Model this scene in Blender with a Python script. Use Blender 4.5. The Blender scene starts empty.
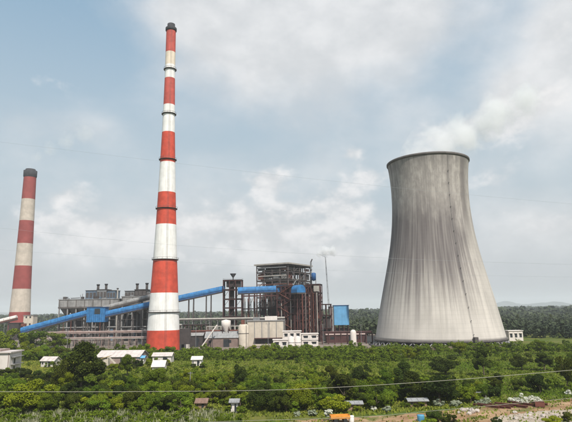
import bpy, math, random
import numpy as np
from mathutils import Vector, Matrix

random.seed(7)
rng = np.random.default_rng(11)
R = math.radians
sc = bpy.context.scene
C = sc.collection

# ------------------------------------------------------------------ camera
FPX = 530.0                       # focal length in photo pixels (photo is 572 x 422)
CAMZ = 25.0
PITCH, ROLL = R(10.58), R(0.93)
FWD = Vector((0, math.cos(PITCH), math.sin(PITCH)))
UP0 = Vector((0, -math.sin(PITCH), math.cos(PITCH)))
R0 = Vector((1, 0, 0))
RT = R0 * math.cos(ROLL) - UP0 * math.sin(ROLL)
UP = UP0 * math.cos(ROLL) + R0 * math.sin(ROLL)
cam_d = bpy.data.cameras.new('camera')
cam_d.sensor_width = 36.0
cam_d.lens = 36.0 * FPX / 572.0
cam_d.clip_start = 0.5
cam_d.clip_end = 30000
cam = bpy.data.objects.new('camera', cam_d)
C.objects.link(cam)
M = Matrix((RT, UP, -FWD)).transposed().to_4x4()
M.translation = Vector((0, 0, CAMZ))
cam.matrix_world = M
sc.camera = cam

# ------------------------------------------------------------------ world, sun, exposure
SUN_EL, SUN_AZ = R(52), R(159)     # azimuth clockwise from +Y (the view direction)
SKY_STRENGTH = 0.1
sun_dir = Vector((math.sin(SUN_AZ) * math.cos(SUN_EL), math.cos(SUN_AZ) * math.cos(SUN_EL), math.sin(SUN_EL)))
sl = bpy.data.lights.new('sun', 'SUN')
sl.energy = 4.2
sl.angle = R(0.8)
sl.color = (1.0, 0.95, 0.87)
so = bpy.data.objects.new('sun', sl)
so.rotation_euler = (-sun_dir).to_track_quat('-Z', 'Y').to_euler()
so.location = sun_dir * 500
C.objects.link(so)

sc.view_settings.view_transform = 'Standard'
sc.view_settings.look = 'None'
sc.view_settings.exposure = 0.42
sc.view_settings.gamma = 1.0
sc.view_settings.use_curve_mapping = False
sc.cycles.max_bounces = 6
sc.cycles.volume_bounces = 5
sc.cycles.transparent_max_bounces = 8


class NT:
    """tiny node-tree helper"""
    def __init__(s, tree):
        s.t = tree; s.n = tree.nodes; s.l = tree.links

    def new(s, typ, **kw):
        n = s.n.new(typ)
        for k, v in kw.items():
            setattr(n, k, v)
        return n

    def put(s, sock, v):
        if isinstance(v, bpy.types.NodeSocket):
            s.l.new(v, sock)
        elif v is not None:
            if sock.type == 'RGBA' and hasattr(v, '__len__') and len(v) == 3:
                v = (*v, 1)
            sock.default_value = v

    def math(s, op, a, b=None, c=None, clamp=False):
        n = s.new('ShaderNodeMath', operation=op, use_clamp=clamp)
        s.put(n.inputs[0], a)
        if b is not None: s.put(n.inputs[1], b)
        if c is not None: s.put(n.inputs[2], c)
        return n.outputs[0]

    def vmath(s, op, a, b=None, out=0):
        n = s.new('ShaderNodeVectorMath', operation=op)
        s.put(n.inputs[0], a)
        if b is not None:
            s.put(n.inputs[3 if op == 'SCALE' else 1], b)
        return n.outputs[out]

    def mix(s, f, a, b, blend='MIX'):
        n = s.new('ShaderNodeMix', data_type='RGBA', blend_type=blend)
        s.put(n.inputs[0], f); s.put(n.inputs[6], a); s.put(n.inputs[7], b)
        return n.outputs[2]

    def noise(s, vec, scale, detail=4, rough=0.55, dist=0.0, out=0):
        n = s.new('ShaderNodeTexNoise')
        s.put(n.inputs['Vector'], vec)
        n.inputs['Scale'].default_value = scale
        n.inputs['Detail'].default_value = detail
        n.inputs['Roughness'].default_value = rough
        n.inputs['Distortion'].default_value = dist
        return n.outputs[out]

    def step(s, v, lo, hi, a=0.0, b=1.0):
        n = s.new('ShaderNodeMapRange', interpolation_type='SMOOTHSTEP')
        s.put(n.inputs[0], v)
        for i, q in zip((1, 2, 3, 4), (lo, hi, a, b)):
            n.inputs[i].default_value = q
        return n.outputs[0]


def ray(px, py):
    return FWD + RT * ((px - 286.0) / FPX) + UP * ((211.0 - py) / FPX)


def P(px, py, Y):
    """world point at depth Y on the sight line through a photo pixel"""
    d = ray(px, py)
    return Vector((0, 0, CAMZ)) + d * (Y / d.y)


def G(px, py, z=0.0):
    d = ray(px, py)
    return Vector((0, 0, CAMZ)) + d * ((z - CAMZ) / d.z)


def PX(p):
    d = Vector(p) - Vector((0, 0, CAMZ))
    w = d.dot(FWD)
    return 286 + FPX * d.dot(RT) / w, 211 - FPX * d.dot(UP) / w


world = bpy.data.worlds.new('World')
sc.world = world
world.use_nodes = True
w = NT(world.node_tree)
w.n.clear()
sky = w.new('ShaderNodeTexSky', sky_type='NISHITA')
sky.sun_disc = False
sky.sun_elevation = SUN_EL
sky.sun_rotation = SUN_AZ
sky.altitude = 100
sky.air_density = 1.2
sky.dust_density = 2.5
sky.ozone_density = 1.5
tc = w.new('ShaderNodeTexCoord')
D = tc.outputs['Generated']
# broad bodies of cloud: centre pixel, half width, half height (pixels), weight
soft = [(300, 20, 140, 66, .46), (205, 5, 70, 50, .26), (400, 15, 70, 42, .26), (590, 18, 60, 55, .50), (575, 90, 60, 45, .26),
        (520, 88, 34, 22, .26), (80, 128, 60, 18, .14), (290, 268, 330, 40, .26), (545, 230, 60, 26, .26), (30, 255, 70, 50, .16),
        (55, 55, 110, 80, -.34), (452, 75, 34, 55, -.20), (250, 148, 110, 18, -.10)]
heap = [(470, 130, 64, 20, .40), (500, 116, 34, 18, .28), (543, 100, 24, 16, .26), (512, 90, 26, 20, .26), (62, 192, 36, 16, .34), (112, 232, 56, 26, .40), (40, 225, 40, 16, .24),
        (272, 226, 44, 36, .42), (267, 180, 22, 13, .40), (205, 226, 46, 22, .34), (345, 208, 42, 34, .36), (352, 153, 15, 9, .34), (372, 176, 22, 12, .24),
        (555, 228, 36, 14, .38), (500, 178, 24, 16, .30), (150, 255, 90, 22, .28), (320, 262, 90, 22, .28), (560, 35, 34, 30, .24)]


def blob_sum(bl):
    acc = None
    for (bx_, by_, sx_, sy_, wt) in bl:
        c = ray(bx_, by_).normalized()
        rt = c.cross(Vector((0, 0, 1))).normalized()
        up = rt.cross(c).normalized()
        k = FPX * c.dot(FWD) ** -1
        dd = w.vmath('SUBTRACT', D, tuple(c))
        a = w.vmath('DOT_PRODUCT', dd, tuple(rt * (k / sx_)), out=1)
        b = w.vmath('DOT_PRODUCT', dd, tuple(up * (k / sy_)), out=1)
        r2 = w.math('ADD', w.math('MULTIPLY', a, a), w.math('MULTIPLY', b, b))
        g = w.math('MULTIPLY', w.math('EXPONENT', w.math('MULTIPLY', r2, -1.0)), wt)
        acc = g if acc is None else w.math('ADD', acc, g)
    return acc


sep = w.new('ShaderNodeSeparateXYZ')
w.put(sep.inputs[0], D)
comb = w.new('ShaderNodeCombineXYZ')
w.put(comb.inputs[0], sep.outputs[0]); w.put(comb.inputs[1], sep.outputs[1])
w.put(comb.inputs[2], w.math('MULTIPLY', sep.outputs[2], 1.5))
V3 = comb.outputs[0]
K = 1.0 / SKY_STRENGTH
def KC(*c): return tuple(K * v for v in c)


n1 = w.noise(V3, 5.0, 9, 0.55, 0.1)
n2 = w.noise(V3, 2.0, 3, 0.5)
dsoft = w.math('ADD', w.math('ADD', w.math('MULTIPLY', n1, 0.75), w.math('MULTIPLY', n2, 0.35)), blob_sum(soft))
msoft = w.step(dsoft, 0.36, 0.98)
n3 = w.noise(w.vmath('ADD', V3, (3.1, 1.7, 0.4)), 15.0, 9, 0.56, 0.0)
dheap = w.math('ADD', w.math('MULTIPLY', n3, 0.95), blob_sum(heap))
mheap = w.step(dheap, 0.62, 0.92)
lumps = w.noise(V3, 8.0, 8, 0.58, 0.0)
c_soft = w.mix(w.step(lumps, 0.34, 0.68), KC(0.525, 0.535, 0.545), KC(0.655, 0.655, 0.657))
c_heap = w.mix(w.step(n3, 0.38, 0.66), KC(0.505, 0.515, 0.525), KC(0.70, 0.69, 0.687))
clear = w.mix(0.60, sky.outputs[0], KC(0.235, 0.395, 0.52))
hor = w.step(sep.outputs[2], 0.18, 0.64, 1.0, 0.0)
clear = w.mix(w.math('MULTIPLY', hor, 0.88), clear, KC(0.385, 0.450, 0.490))
clear = w.mix(w.step(sep.outputs[2], 0.0, 0.24, 0.9, 0.0), clear, KC(0.355, 0.370, 0.382))
low = w.step(sep.outputs[2], 0.0, 0.17, 0.15, 1.0)          # clouds sink into the horizon murk
col = w.mix(w.math('MULTIPLY', w.math('MULTIPLY', msoft, 0.90), low), clear, c_soft)
col = w.mix(w.math('MULTIPLY', w.math('MULTIPLY', mheap, 0.80), low), col, c_heap)
bg = w.new('ShaderNodeBackground')
w.put(bg.inputs[0], col)
bg.inputs[1].default_value = SKY_STRENGTH
wo = w.new('ShaderNodeOutputWorld')
w.l.new(bg.outputs[0], wo.inputs[0])

# ------------------------------------------------------------------ materials
MATS = {}


def mat(name, col, rough=0.75, var=0.18, scale=0.4, streak=0.0, metal=0.0, bump=0.0, dirt=None, spec=0.3):
    if name in MATS: return MATS[name]
    m = bpy.data.materials.new(name); m.use_nodes = True
    t = NT(m.node_tree)
    b = t.n['Principled BSDF']
    geo = t.new('ShaderNodeNewGeometry')
    pos = geo.outputs['Position']
    n = t.noise(pos, scale, 6, 0.6)
    f = t.step(n, 0.3, 0.7, 1 - var, 1 + var * 0.6)
    c = t.mix(1.0, col, f, 'MULTIPLY')
    if streak:
        sv = t.vmath('MULTIPLY', pos, (1.1, 1.1, 0.05))
        s = t.noise(sv, 1.0, 5, 0.65)
        c = t.mix(t.step(s, 0.45, 0.75, 0, streak), c, dirt or tuple(v * 0.35 for v in col))
    t.put(b.inputs['Base Color'], c)
    b.inputs['Roughness'].default_value = rough
    b.inputs['Metallic'].default_value = metal
    b.inputs['Specular IOR Level'].default_value = spec
    if bump:
        bn = t.new('ShaderNodeBump')
        bn.inputs['Strength'].default_value = bump
        t.put(bn.inputs['Height'], t.noise(pos, scale * 6, 4, 0.6))
        t.l.new(bn.outputs[0], b.inputs['Normal'])
    MATS[name] = m
    return m


mat('red_paint', (0.50, 0.066, 0.036), 0.65, 0.24, 0.25, 0.45, dirt=(0.36, 0.07, 0.05))
mat('red_paint_dull', (0.46, 0.085, 0.065), 0.7, 0.2, 0.25, 0.35, dirt=(0.28, 0.07, 0.06))  # duller, greyer red for the two uppermost red bands
mat('white_paint', (0.74, 0.725, 0.70), 0.6, 0.10, 0.25, 0.5, dirt=(0.52, 0.48, 0.44))
mat('cream_paint', (0.66, 0.57, 0.46), 0.65, 0.1, 0.25, 0.3, dirt=(0.46, 0.38, 0.31))
mat('far_cream', (0.47, 0.41, 0.345), 0.7, 0.15, 0.2, 0.4, dirt=(0.33, 0.28, 0.24))
mat('far_red', (0.26, 0.062, 0.056), 0.75, 0.15, 0.15, 0.3, dirt=(0.22, 0.06, 0.055))
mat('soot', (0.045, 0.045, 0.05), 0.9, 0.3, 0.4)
mat('dark_steel', (0.075, 0.065, 0.062), 0.7, 0.3, 0.5)
mat('brown_steel', (0.070, 0.030, 0.029), 0.75, 0.3, 0.35)
mat('steel_umber', (0.11, 0.088, 0.085), 0.7, 0.3, 0.4)
mat('rust', (0.14, 0.052, 0.038), 0.85, 0.35, 0.6)
mat('grey_steel', (0.17, 0.175, 0.18), 0.6, 0.2, 0.4)
mat('pale_steel', (0.36, 0.335, 0.30), 0.65, 0.2, 0.4, 0.3)
mat('concrete', (0.245, 0.238, 0.232), 0.85, 0.25, 0.2, 0.55)
mat('concrete_dark', (0.11, 0.098, 0.092), 0.88, 0.25, 0.2, 0.4)
mat('casing', (0.050, 0.042, 0.041), 0.8, 0.3, 0.3, 0.3)
mat('blue_lit', (0.030, 0.155, 0.355), 0.6, 0.32, 0.35, 0.45, dirt=(0.05, 0.10, 0.17))  # brighter of two blues: light caught by conveyor roofs put into the colour
mat('blue_wall', (0.018, 0.085, 0.23), 0.6, 0.35, 0.35, 0.5, dirt=(0.03, 0.05, 0.08))  # same blue darkened, shade of the conveyor sides painted in
mat('blue_clad', (0.13, 0.34, 0.56), 0.5, 0.12, 0.3, 0.2)
mat('slate_blue', (0.10, 0.14, 0.19), 0.6, 0.25, 0.4, 0.2)
mat('plaster', (0.60, 0.55, 0.51), 0.8, 0.1, 0.3, 0.35, dirt=(0.42, 0.36, 0.32))
mat('cream_wall', (0.50, 0.44, 0.365), 0.8, 0.12, 0.3, 0.3)
mat('tin_roof', (0.52, 0.46, 0.43), 0.5, 0.18, 0.5, 0.25, dirt=(0.36, 0.26, 0.21))
mat('rose_tin', (0.33, 0.245, 0.22), 0.6, 0.2, 0.4, 0.3)
mat('brown_roof', (0.20, 0.125, 0.095), 0.8, 0.25, 0.5)
mat('asbestos', (0.25, 0.25, 0.25), 0.85, 0.2, 0.5, 0.3)
mat('ochre', (0.55, 0.40, 0.17), 0.7, 0.2, 0.5)
mat('orange_paint', (0.62, 0.26, 0.045), 0.5, 0.2, 0.7)
mat('blue_tarp', (0.08, 0.27, 0.42), 0.5, 0.2, 0.9)
mat('glass_dark', (0.03, 0.035, 0.04), 0.2, 0.1, 0.5, spec=0.5)
mat('rubber', (0.03, 0.03, 0.03), 0.9)
mat('wall_brown', (0.20, 0.145, 0.125), 0.9, 0.25, 0.2, 0.3)
mat('stone', (0.40, 0.35, 0.31), 0.9, 0.25, 0.8, bump=0.4)
mat('wire_pale', (0.30, 0.28, 0.23), 0.6, 0.1, 1.0)
mat('wire_dark', (0.30, 0.32, 0.34), 0.6, 0.1, 1.0)
mat('timber', (0.28, 0.19, 0.12), 0.9, 0.25, 0.6)
mat('bark', (0.11, 0.085, 0.06), 0.95, 0.3, 2.0)
mat('hill_green', (0.030, 0.040, 0.035), 0.95, 0.3, 0.004)


def concrete_shell():
    m = bpy.data.materials.new('tower_concrete'); m.use_nodes = True
    t = NT(m.node_tree); b = t.n['Principled BSDF']
    uv = t.new('ShaderNodeUVMap'); uv.uv_map = 'wrap'
    sp = t.new('ShaderNodeSeparateXYZ'); t.put(sp.inputs[0], uv.outputs[0])
    u, v = sp.outputs[0], sp.outputs[1]              # u: 0..1 round the shell from the far side, v: 0..1 up it
    base = (0.500, 0.462, 0.420)
    blot = t.noise(t.vmath('MULTIPLY', uv.outputs[0], (14, 5, 1)), 1.0, 6, 0.6)
    c = t.mix(1.0, base, t.step(blot, 0.25, 0.75, 0.84, 1.10), 'MULTIPLY')
    # long run-off streaks, fine and broad
    s1 = t.noise(t.vmath('MULTIPLY', uv.outputs[0], (150, 2.2, 1)), 1.0, 5, 0.6)
    s2 = t.noise(t.vmath('MULTIPLY', uv.outputs[0], (46, 1.3, 1)), 1.0, 4, 0.6)
    fade = t.step(v, 0.02, 0.55, 0.28, 1.0)
    c = t.mix(t.math('MULTIPLY', t.step(s1, 0.42, 0.78, 0, 0.45), fade), c, (0.21, 0.185, 0.172))
    c = t.mix(t.math('MULTIPLY', t.step(s2, 0.46, 0.70, 0, 0.55), fade), c, (0.165, 0.148, 0.142))
    c = t.mix(t.step(s2, 0.28, 0.46, 0.4, 0), c, (0.60, 0.55, 0.475))
    # soot and algae around the throat, running downwards in tongues
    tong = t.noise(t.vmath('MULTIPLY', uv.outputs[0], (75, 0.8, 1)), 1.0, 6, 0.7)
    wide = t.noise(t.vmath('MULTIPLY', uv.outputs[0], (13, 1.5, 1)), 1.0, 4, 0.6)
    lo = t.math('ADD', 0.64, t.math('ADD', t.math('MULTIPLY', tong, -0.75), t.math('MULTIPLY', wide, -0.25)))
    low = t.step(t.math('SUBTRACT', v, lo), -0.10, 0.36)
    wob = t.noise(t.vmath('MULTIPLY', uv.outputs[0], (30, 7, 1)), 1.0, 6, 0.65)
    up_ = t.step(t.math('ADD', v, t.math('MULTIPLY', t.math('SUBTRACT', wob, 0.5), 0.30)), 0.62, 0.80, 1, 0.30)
    # the stain is heavier on the camera's left
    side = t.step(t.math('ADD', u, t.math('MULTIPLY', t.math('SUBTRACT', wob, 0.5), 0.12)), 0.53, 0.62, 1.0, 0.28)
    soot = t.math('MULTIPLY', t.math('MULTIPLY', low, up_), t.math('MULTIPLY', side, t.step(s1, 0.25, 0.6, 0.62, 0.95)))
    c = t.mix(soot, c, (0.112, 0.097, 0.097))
    # mottled grime over the upper third
    mot = t.noise(t.vmath('MULTIPLY', uv.outputs[0], (55, 16, 1)), 1.0, 7, 0.7)
    c = t.mix(t.math('MULTIPLY', t.step(v, 0.52, 0.80), t.step(mot, 0.40, 0.62, 0.05, 0.55)), c, (0.19, 0.17, 0.16))
    stripe = t.math('MULTIPLY', t.step(t.math('ABSOLUTE', t.math('SUBTRACT', t.math('ADD', u, t.math('MULTIPLY', tong, 0.03)), 0.625)), 0.0, 0.04, 1, 0), t.step(v, 0.42, 0.72, 0, 0.75))
    c = t.mix(stripe, c, (0.12, 0.105, 0.102))
    # darker tongues towards the lip
    top = t.math('MULTIPLY', t.step(v, 0.90, 1.0), t.step(tong, 0.35, 0.6, 0, 0.6))
    c = t.mix(top, c, (0.13, 0.12, 0.115))
    # pour lifts and vertical shutter joints
    fr = t.math('FRACT', t.math('MULTIPLY', v, 46.0))
    lift = t.math('MULTIPLY', t.step(t.math('ABSOLUTE', t.math('SUBTRACT', fr, 0.5)), 0.40, 0.5), 0.13)
    c = t.mix(lift, c, (0.2, 0.185, 0.17))
    fu = t.math('FRACT', t.math('MULTIPLY', u, 72.0))
    seam = t.math('MULTIPLY', t.step(t.math('ABSOLUTE', t.math('SUBTRACT', fu, 0.5)), 0.42, 0.5), 0.12)
    c = t.mix(seam, c, (0.2, 0.185, 0.17))
    t.put(b.inputs['Base Color'], c)
    b.inputs['Roughness'].default_value = 0.9
    b.inputs['Specular IOR Level'].default_value = 0.2
    MATS['tower_concrete'] = m


concrete_shell()


def leaf_mat(name, dark, light, rnd=0.35, trans=0.12):
    m = bpy.data.materials.new(name); m.use_nodes = True
    t = NT(m.node_tree)
    b = t.n['Principled BSDF']
    at = t.new('ShaderNodeAttribute'); at.attribute_name = 'tone'
    oi = t.new('ShaderNodeObjectInfo')
    f = t.math('ADD', t.math('MULTIPLY', at.outputs['Fac'], 1 - rnd), t.math('MULTIPLY', oi.outputs['Random'], rnd), clamp=True)
    c = t.mix(f, dark, light)
    if rnd > 0:                                   # some plants yellower, some bluer
        hue = t.math('FRACT', t.math('MULTIPLY', oi.outputs['Random'], 7.31))
        c = t.mix(1.0, c, t.mix(hue, (0.90, 1.0, 1.10), (1.40, 1.10, 0.75)), 'MULTIPLY')
    t.put(b.inputs['Base Color'], c)
    b.inputs['Roughness'].default_value = 0.7
    b.inputs['Specular IOR Level'].default_value = 0.06
    tr = t.new('ShaderNodeBsdfTranslucent')
    t.put(tr.inputs[0], t.mix(0.5, c, light))
    mx = t.new('ShaderNodeMixShader'); mx.inputs[0].default_value = trans
    t.l.new(b.outputs[0], mx.inputs[1]); t.l.new(tr.outputs[0], mx.inputs[2])
    t.l.new(mx.outputs[0], t.n['Material Output'].inputs[0])
    MATS[name] = m


leaf_mat('leaf_green', (0.022, 0.044, 0.004), (0.165, 0.228, 0.017), 0.5)
leaf_mat('leaf_dark', (0.010, 0.018, 0.004), (0.062, 0.088, 0.012), 0.5)
leaf_mat('leaf_bright', (0.050, 0.090, 0.006), (0.185, 0.250, 0.018), 0.5)
leaf_mat('leaf_mass', (0.022, 0.044, 0.004), (0.172, 0.230, 0.018), 0.0)
leaf_mat('leaf_far', (0.018, 0.028, 0.017), (0.072, 0.088, 0.044), 0.0, 0.05)
leaf_mat('grass_blade', (0.075, 0.125, 0.008), (0.215, 0.220, 0.036), 0.0)
leaf_mat('reed_plume', (0.06, 0.085, 0.015), (0.42, 0.40, 0.28), 0.0)
leaf_mat('blossom', (0.34, 0.36, 0.24), (0.80, 0.78, 0.72), 0.0)
leaf_mat('pale_leaf', (0.12, 0.15, 0.08), (0.40, 0.43, 0.32), 0.0)


def ground_mat():
    m = bpy.data.materials.new('field'); m.use_nodes = True
    t = NT(m.node_tree); b = t.n['Principled BSDF']
    pos = t.new('ShaderNodeNewGeometry').outputs['Position']
    a = t.noise(pos, 0.035, 6, 0.6)
    c = t.mix(t.step(a, 0.38, 0.62), (0.060, 0.095, 0.012), (0.130, 0.125, 0.030))
    f = t.noise(pos, 0.35, 6, 0.7)
    c = t.mix(t.step(f, 0.42, 0.68, 0, 0.75), c, (0.035, 0.058, 0.009))
    d = t.noise(t.vmath('ADD', pos, (37, 91, 0)), 0.06, 6, 0.65)
    c = t.mix(t.step(d, 0.60, 0.72, 0, 0.7), c, (0.22, 0.15, 0.07))
    t.put(b.inputs['Base Color'], c)
    b.inputs['Roughness'].default_value = 0.95
    b.inputs['Specular IOR Level'].default_value = 0.1
    MATS['field'] = m
    m = bpy.data.materials.new('dirt'); m.use_nodes = True
    t = NT(m.node_tree); b = t.n['Principled BSDF']
    pos = t.new('ShaderNodeNewGeometry').outputs['Position']
    a = t.noise(pos, 0.16, 7, 0.65)
    c = t.mix(t.step(a, 0.35, 0.65), (0.22, 0.125, 0.065), (0.37, 0.245, 0.145))
    f = t.noise(t.vmath('ADD', pos, (5, 40, 0)), 0.12, 7, 0.7)
    c = t.mix(t.step(f, 0.50, 0.62, 0, 0.85), c, (0.10, 0.115, 0.03))
    g = t.noise(pos, 2.5, 4, 0.6)
    c = t.mix(1.0, c, t.step(g, 0.3, 0.7, 0.75, 1.12), 'MULTIPLY')
    t.put(b.inputs['Base Color'], c)
    b.inputs['Roughness'].default_value = 0.97
    b.inputs['Specular IOR Level'].default_value = 0.1
    MATS['dirt'] = m


ground_mat()
mat('yard_soil', (0.19, 0.155, 0.125), 0.95, 0.35, 0.05)
mat('rubble', (0.35, 0.285, 0.22), 0.95, 0.45, 0.9)

# ------------------------------------------------------------------ mesh helpers


def link(o, parent=None):
    C.objects.link(o)
    if parent is not None: o.parent = parent
    return o


def thing(name, label, cat, loc=(0, 0, 0), rz=0.0, group=None):
    o = bpy.data.objects.new(name, None)
    o.empty_display_size = 0.5
    o.location = loc; o.rotation_euler = (0, 0, rz)
    C.objects.link(o)
    o['label'] = label; o['category'] = cat
    if group: o['group'] = group
    return o


def tag(o, label, cat, group=None):
    o['label'] = label; o['category'] = cat
    if group: o['group'] = group
    return o


def mesh(name, V, Fc, m, parent=None, loc=None, smooth=False, rz=0.0):
    me = bpy.data.meshes.new(name)
    me.from_pydata([tuple(v) for v in V], [], Fc)
    me.materials.append(MATS[m])
    if smooth:
        me.polygons.foreach_set('use_smooth', [True] * len(me.polygons))
    me.update()
    o = bpy.data.objects.new(name, me)
    if loc is not None: o.location = loc
    o.rotation_euler = (0, 0, rz)
    return link(o, parent)


_cube, _cyl = {}, {}


def unit_cube(m):
    if m not in _cube:
        b = .06
        # a box with lightly chamfered upright and top edges
        me = bpy.data.meshes.new('block_' + m)
        V = [(x, y, z) for z in (-.5, .5) for (x, y) in ((-.5, -.5), (.5, -.5), (.5, .5), (-.5, .5))]
        F = [(0, 3, 2, 1), (4, 5, 6, 7), (0, 1, 5, 4), (1, 2, 6, 5), (2, 3, 7, 6), (3, 0, 4, 7)]
        me.from_pydata(V, [], F); me.materials.append(MATS[m]); me.update()
        _cube[m] = me
    return _cube[m]


def unit_cyl(m, n=16):
    k = (m, n)
    if k not in _cyl:
        me = bpy.data.meshes.new('round_' + m)
        V = [(math.cos(2 * math.pi * i / n) * .5, math.sin(2 * math.pi * i / n) * .5, z) for z in (-.5, .5) for i in range(n)]
        F = [(i, (i + 1) % n, n + (i + 1) % n, n + i) for i in range(n)] + [tuple(range(n - 1, -1, -1)), tuple(range(n, 2 * n))]
        me.from_pydata(V, [], F); me.materials.append(MATS[m])
        me.polygons.foreach_set('use_smooth', [True] * n + [False, False]); me.update()
        _cyl[k] = me
    return _cyl[k]


def box(parent, name, c, s, m, rz=0.0):
    o = bpy.data.objects.new(name, unit_cube(m))
    o.location = c; o.scale = s; o.rotation_euler = (0, 0, rz)
    return link(o, parent)


def _between(o, p0, p1, a, b):
    p0, p1 = Vector(p0), Vector(p1)
    d = p1 - p0
    q = d.to_track_quat('Z', 'Y')
    o.rotation_euler = q.to_euler()
    o.location = (p0 + p1) / 2
    o.scale = (a, b, d.length)
    return o


def bar(parent, name, p0, p1, t, m, t2=None):
    return link(_between(bpy.data.objects.new(name, unit_cube(m)), p0, p1, t, t2 or t), parent)


def pipe(parent, name, p0, p1, r, m, n=12):
    return link(_between(bpy.data.objects.new(name, unit_cyl(m, n)), p0, p1, 2 * r, 2 * r), parent)


def lathe(name, prof, m, parent=None, n=64, caps=False, loc=None):
    V, F = [], []
    for (r, z) in prof:
        V += [(r * math.cos(2 * math.pi * i / n), r * math.sin(2 * math.pi * i / n), z) for i in range(n)]
    for k in range(len(prof) - 1):
        F += [(k * n + i, k * n + (i + 1) % n, (k + 1) * n + (i + 1) % n, (k + 1) * n + i) for i in range(n)]
    if caps:
        F += [tuple(range(n - 1, -1, -1)), tuple(range((len(prof) - 1) * n, len(prof) * n))]
    return mesh(name, V, F, m, parent, loc, smooth=True)


def extrude(name, prof, p0, p1, m, parent=None, closed=True):
    """sweep a profile of (side, up) pairs from p0 to p1"""
    p0, p1 = Vector(p0), Vector(p1)
    d = (p1 - p0).normalized()
    s = Vector((0, 0, 1)).cross(d).normalized() * -1
    u = s.cross(d).normalized()
    if u.z < 0: u = -u
    n = len(prof)
    V = [p + s * a + u * b for p in (p0, p1) for (a, b) in prof]
    F = [(i, (i + 1) % n, n + (i + 1) % n, n + i) for i in range(n if closed else n - 1)]
    if closed: F += [tuple(range(n - 1, -1, -1)), tuple(range(n, 2 * n))]
    return mesh(name, V, F, m, parent)


def gable(parent, name, w_, d_, z, h, m, over=0.4, th=0.15):
    """pitched roof sheet pair, ridge along local x"""
    a = d_ / 2 + over
    L = w_ / 2 + over
    prof = [(-a, z - h * over / (d_ / 2)), (0, z + h), (a, z - h * over / (d_ / 2)), (a, z - h * over / (d_ / 2) + th), (0, z + h + th), (-a, z - h * over / (d_ / 2) + th)]
    V = [(x, y, zz) for x in (-L, L) for (y, zz) in prof]
    F = [(i, (i + 1) % 6, 6 + (i + 1) % 6, 6 + i) for i in range(6)] + [(0, 5, 4, 1), (1, 4, 3, 2), (6, 7, 10, 11), (7, 8, 9, 10)]
    return mesh(name, V, F, m, parent)


def sheet(name, pts, z, m, kind='structure', parent=None):
    o = mesh(name, [(p[0], p[1], z) for p in pts], [tuple(range(len(pts)))], m, parent)
    o['kind'] = kind
    return o


# ------------------------------------------------------------------ the setting
g = mesh('ground', [(-13500, -600, 0), (13500, -600, 0), (13500, 14500, 0), (-13500, 14500, 0)], [(0, 1, 2, 3)], 'field')
g['kind'] = 'structure'
sheet('plant_yard', [(-420, 330), (-60, 322), (150, 320), (160, 440), (90, 560), (-450, 760), (-560, 560)], 0.02, 'yard_soil')


def lumpy_strip(name, top, bot, z, m):
    n = 40
    pts = []
    for i in range(n + 1):
        f = i / n * (len(top) - 1); k = min(int(f), len(top) - 2); f -= k
        px = top[k][0] * (1 - f) + top[k + 1][0] * f; py = top[k][1] * (1 - f) + top[k + 1][1] * f
        pts.append(G(px, py + random.uniform(-.8, .8)))
    for i in range(n, -1, -1):
        f = i / n * (len(bot) - 1); k = min(int(f), len(bot) - 2); f -= k
        px = bot[k][0] * (1 - f) + bot[k + 1][0] * f; py = bot[k][1] * (1 - f) + bot[k + 1][1] * f
        pts.append(G(px, py + random.uniform(-.8, .8)))
    V = [(p.x, p.y, z) for p in pts]
    F = [(i, i + 1, 2 * n - i, 2 * n + 1 - i) for i in range(n)]
    F = [tuple(reversed(f)) for f in F]
    o = mesh(name, V, F, m)
    o['kind'] = 'structure'
    return o


lumpy_strip('dirt_track', [(290, 421), (340, 418.5), (400, 415), (450, 410), (520, 403), (600, 395), (700, 385)],
            [(240, 450), (330, 448), (400, 446), (450, 444), (520, 440), (600, 436), (700, 430)], 0.03, 'dirt')
lumpy_strip('rubble_patch', [(495, 417), (530, 412), (560, 410), (620, 405)], [(500, 428), (530, 430), (560, 432), (620, 430)], 0.05, 'rubble')


def hill(name, px0, px1, Y, top_px, seed, m='hill_green'):
    r = random.Random(seed)
    n, k = 60, 7
    V, F = [], []
    ph = [r.uniform(0, 6.28) for _ in range(6)]
    for j in range(k):
        v = j / (k - 1)                        # 0 near foot .. 0.5 crest .. 1 far foot
        prof = math.sin(v * math.pi)
        for i in range(n + 1):
            u = i / n
            x = P(px0 + (px1 - px0) * u, 305, Y).x
            env = math.sin(u * math.pi) ** 0.7
            rid = 0.62 + 0.22 * math.sin(u * 9 + ph[0]) + 0.12 * math.sin(u * 21 + ph[1]) + 0.06 * math.sin(u * 47 + ph[2]) + 0.04 * math.sin(u * 90 + ph[3] + v * 3)
            V.append((x, Y + (v - .5) * 1500, -1 + (CAMZ + top_px / FPX * Y) * env * rid * prof))
    for j in range(k - 1):
        F += [(j * (n + 1) + i, j * (n + 1) + i + 1, (j + 1) * (n + 1) + i + 1, (j + 1) * (n + 1) + i) for i in range(n)]
    o = mesh(name, V, F, m, smooth=True)
    o['kind'] = 'structure'
    return o


hill('hill', 512, 690, 11000, 9.0, 3)
hill('hill', 470, 548, 12500, 5.5, 5)
hill('hill', -140, 60, 12500, 3, 8)

# ------------------------------------------------------------------ main chimney
CH = P(163, 345, 350)
ch_prof = [(0, 10.6), (13.6, 10.25), (25, 9.7), (37.2, 8.9), (58.8, 7.75), (82.2, 6.7), (104, 5.85), (125, 5.1), (146.6, 4.4), (166.6, 3.95), (186.4, 3.6), (206, 3.45), (226, 3.35)]


def rad(prof, z):
    for (a, ra), (b, rb) in zip(prof, prof[1:]):
        if z <= b: return ra + (rb - ra) * (z - a) / (b - a)
    return prof[-1][1]


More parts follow.
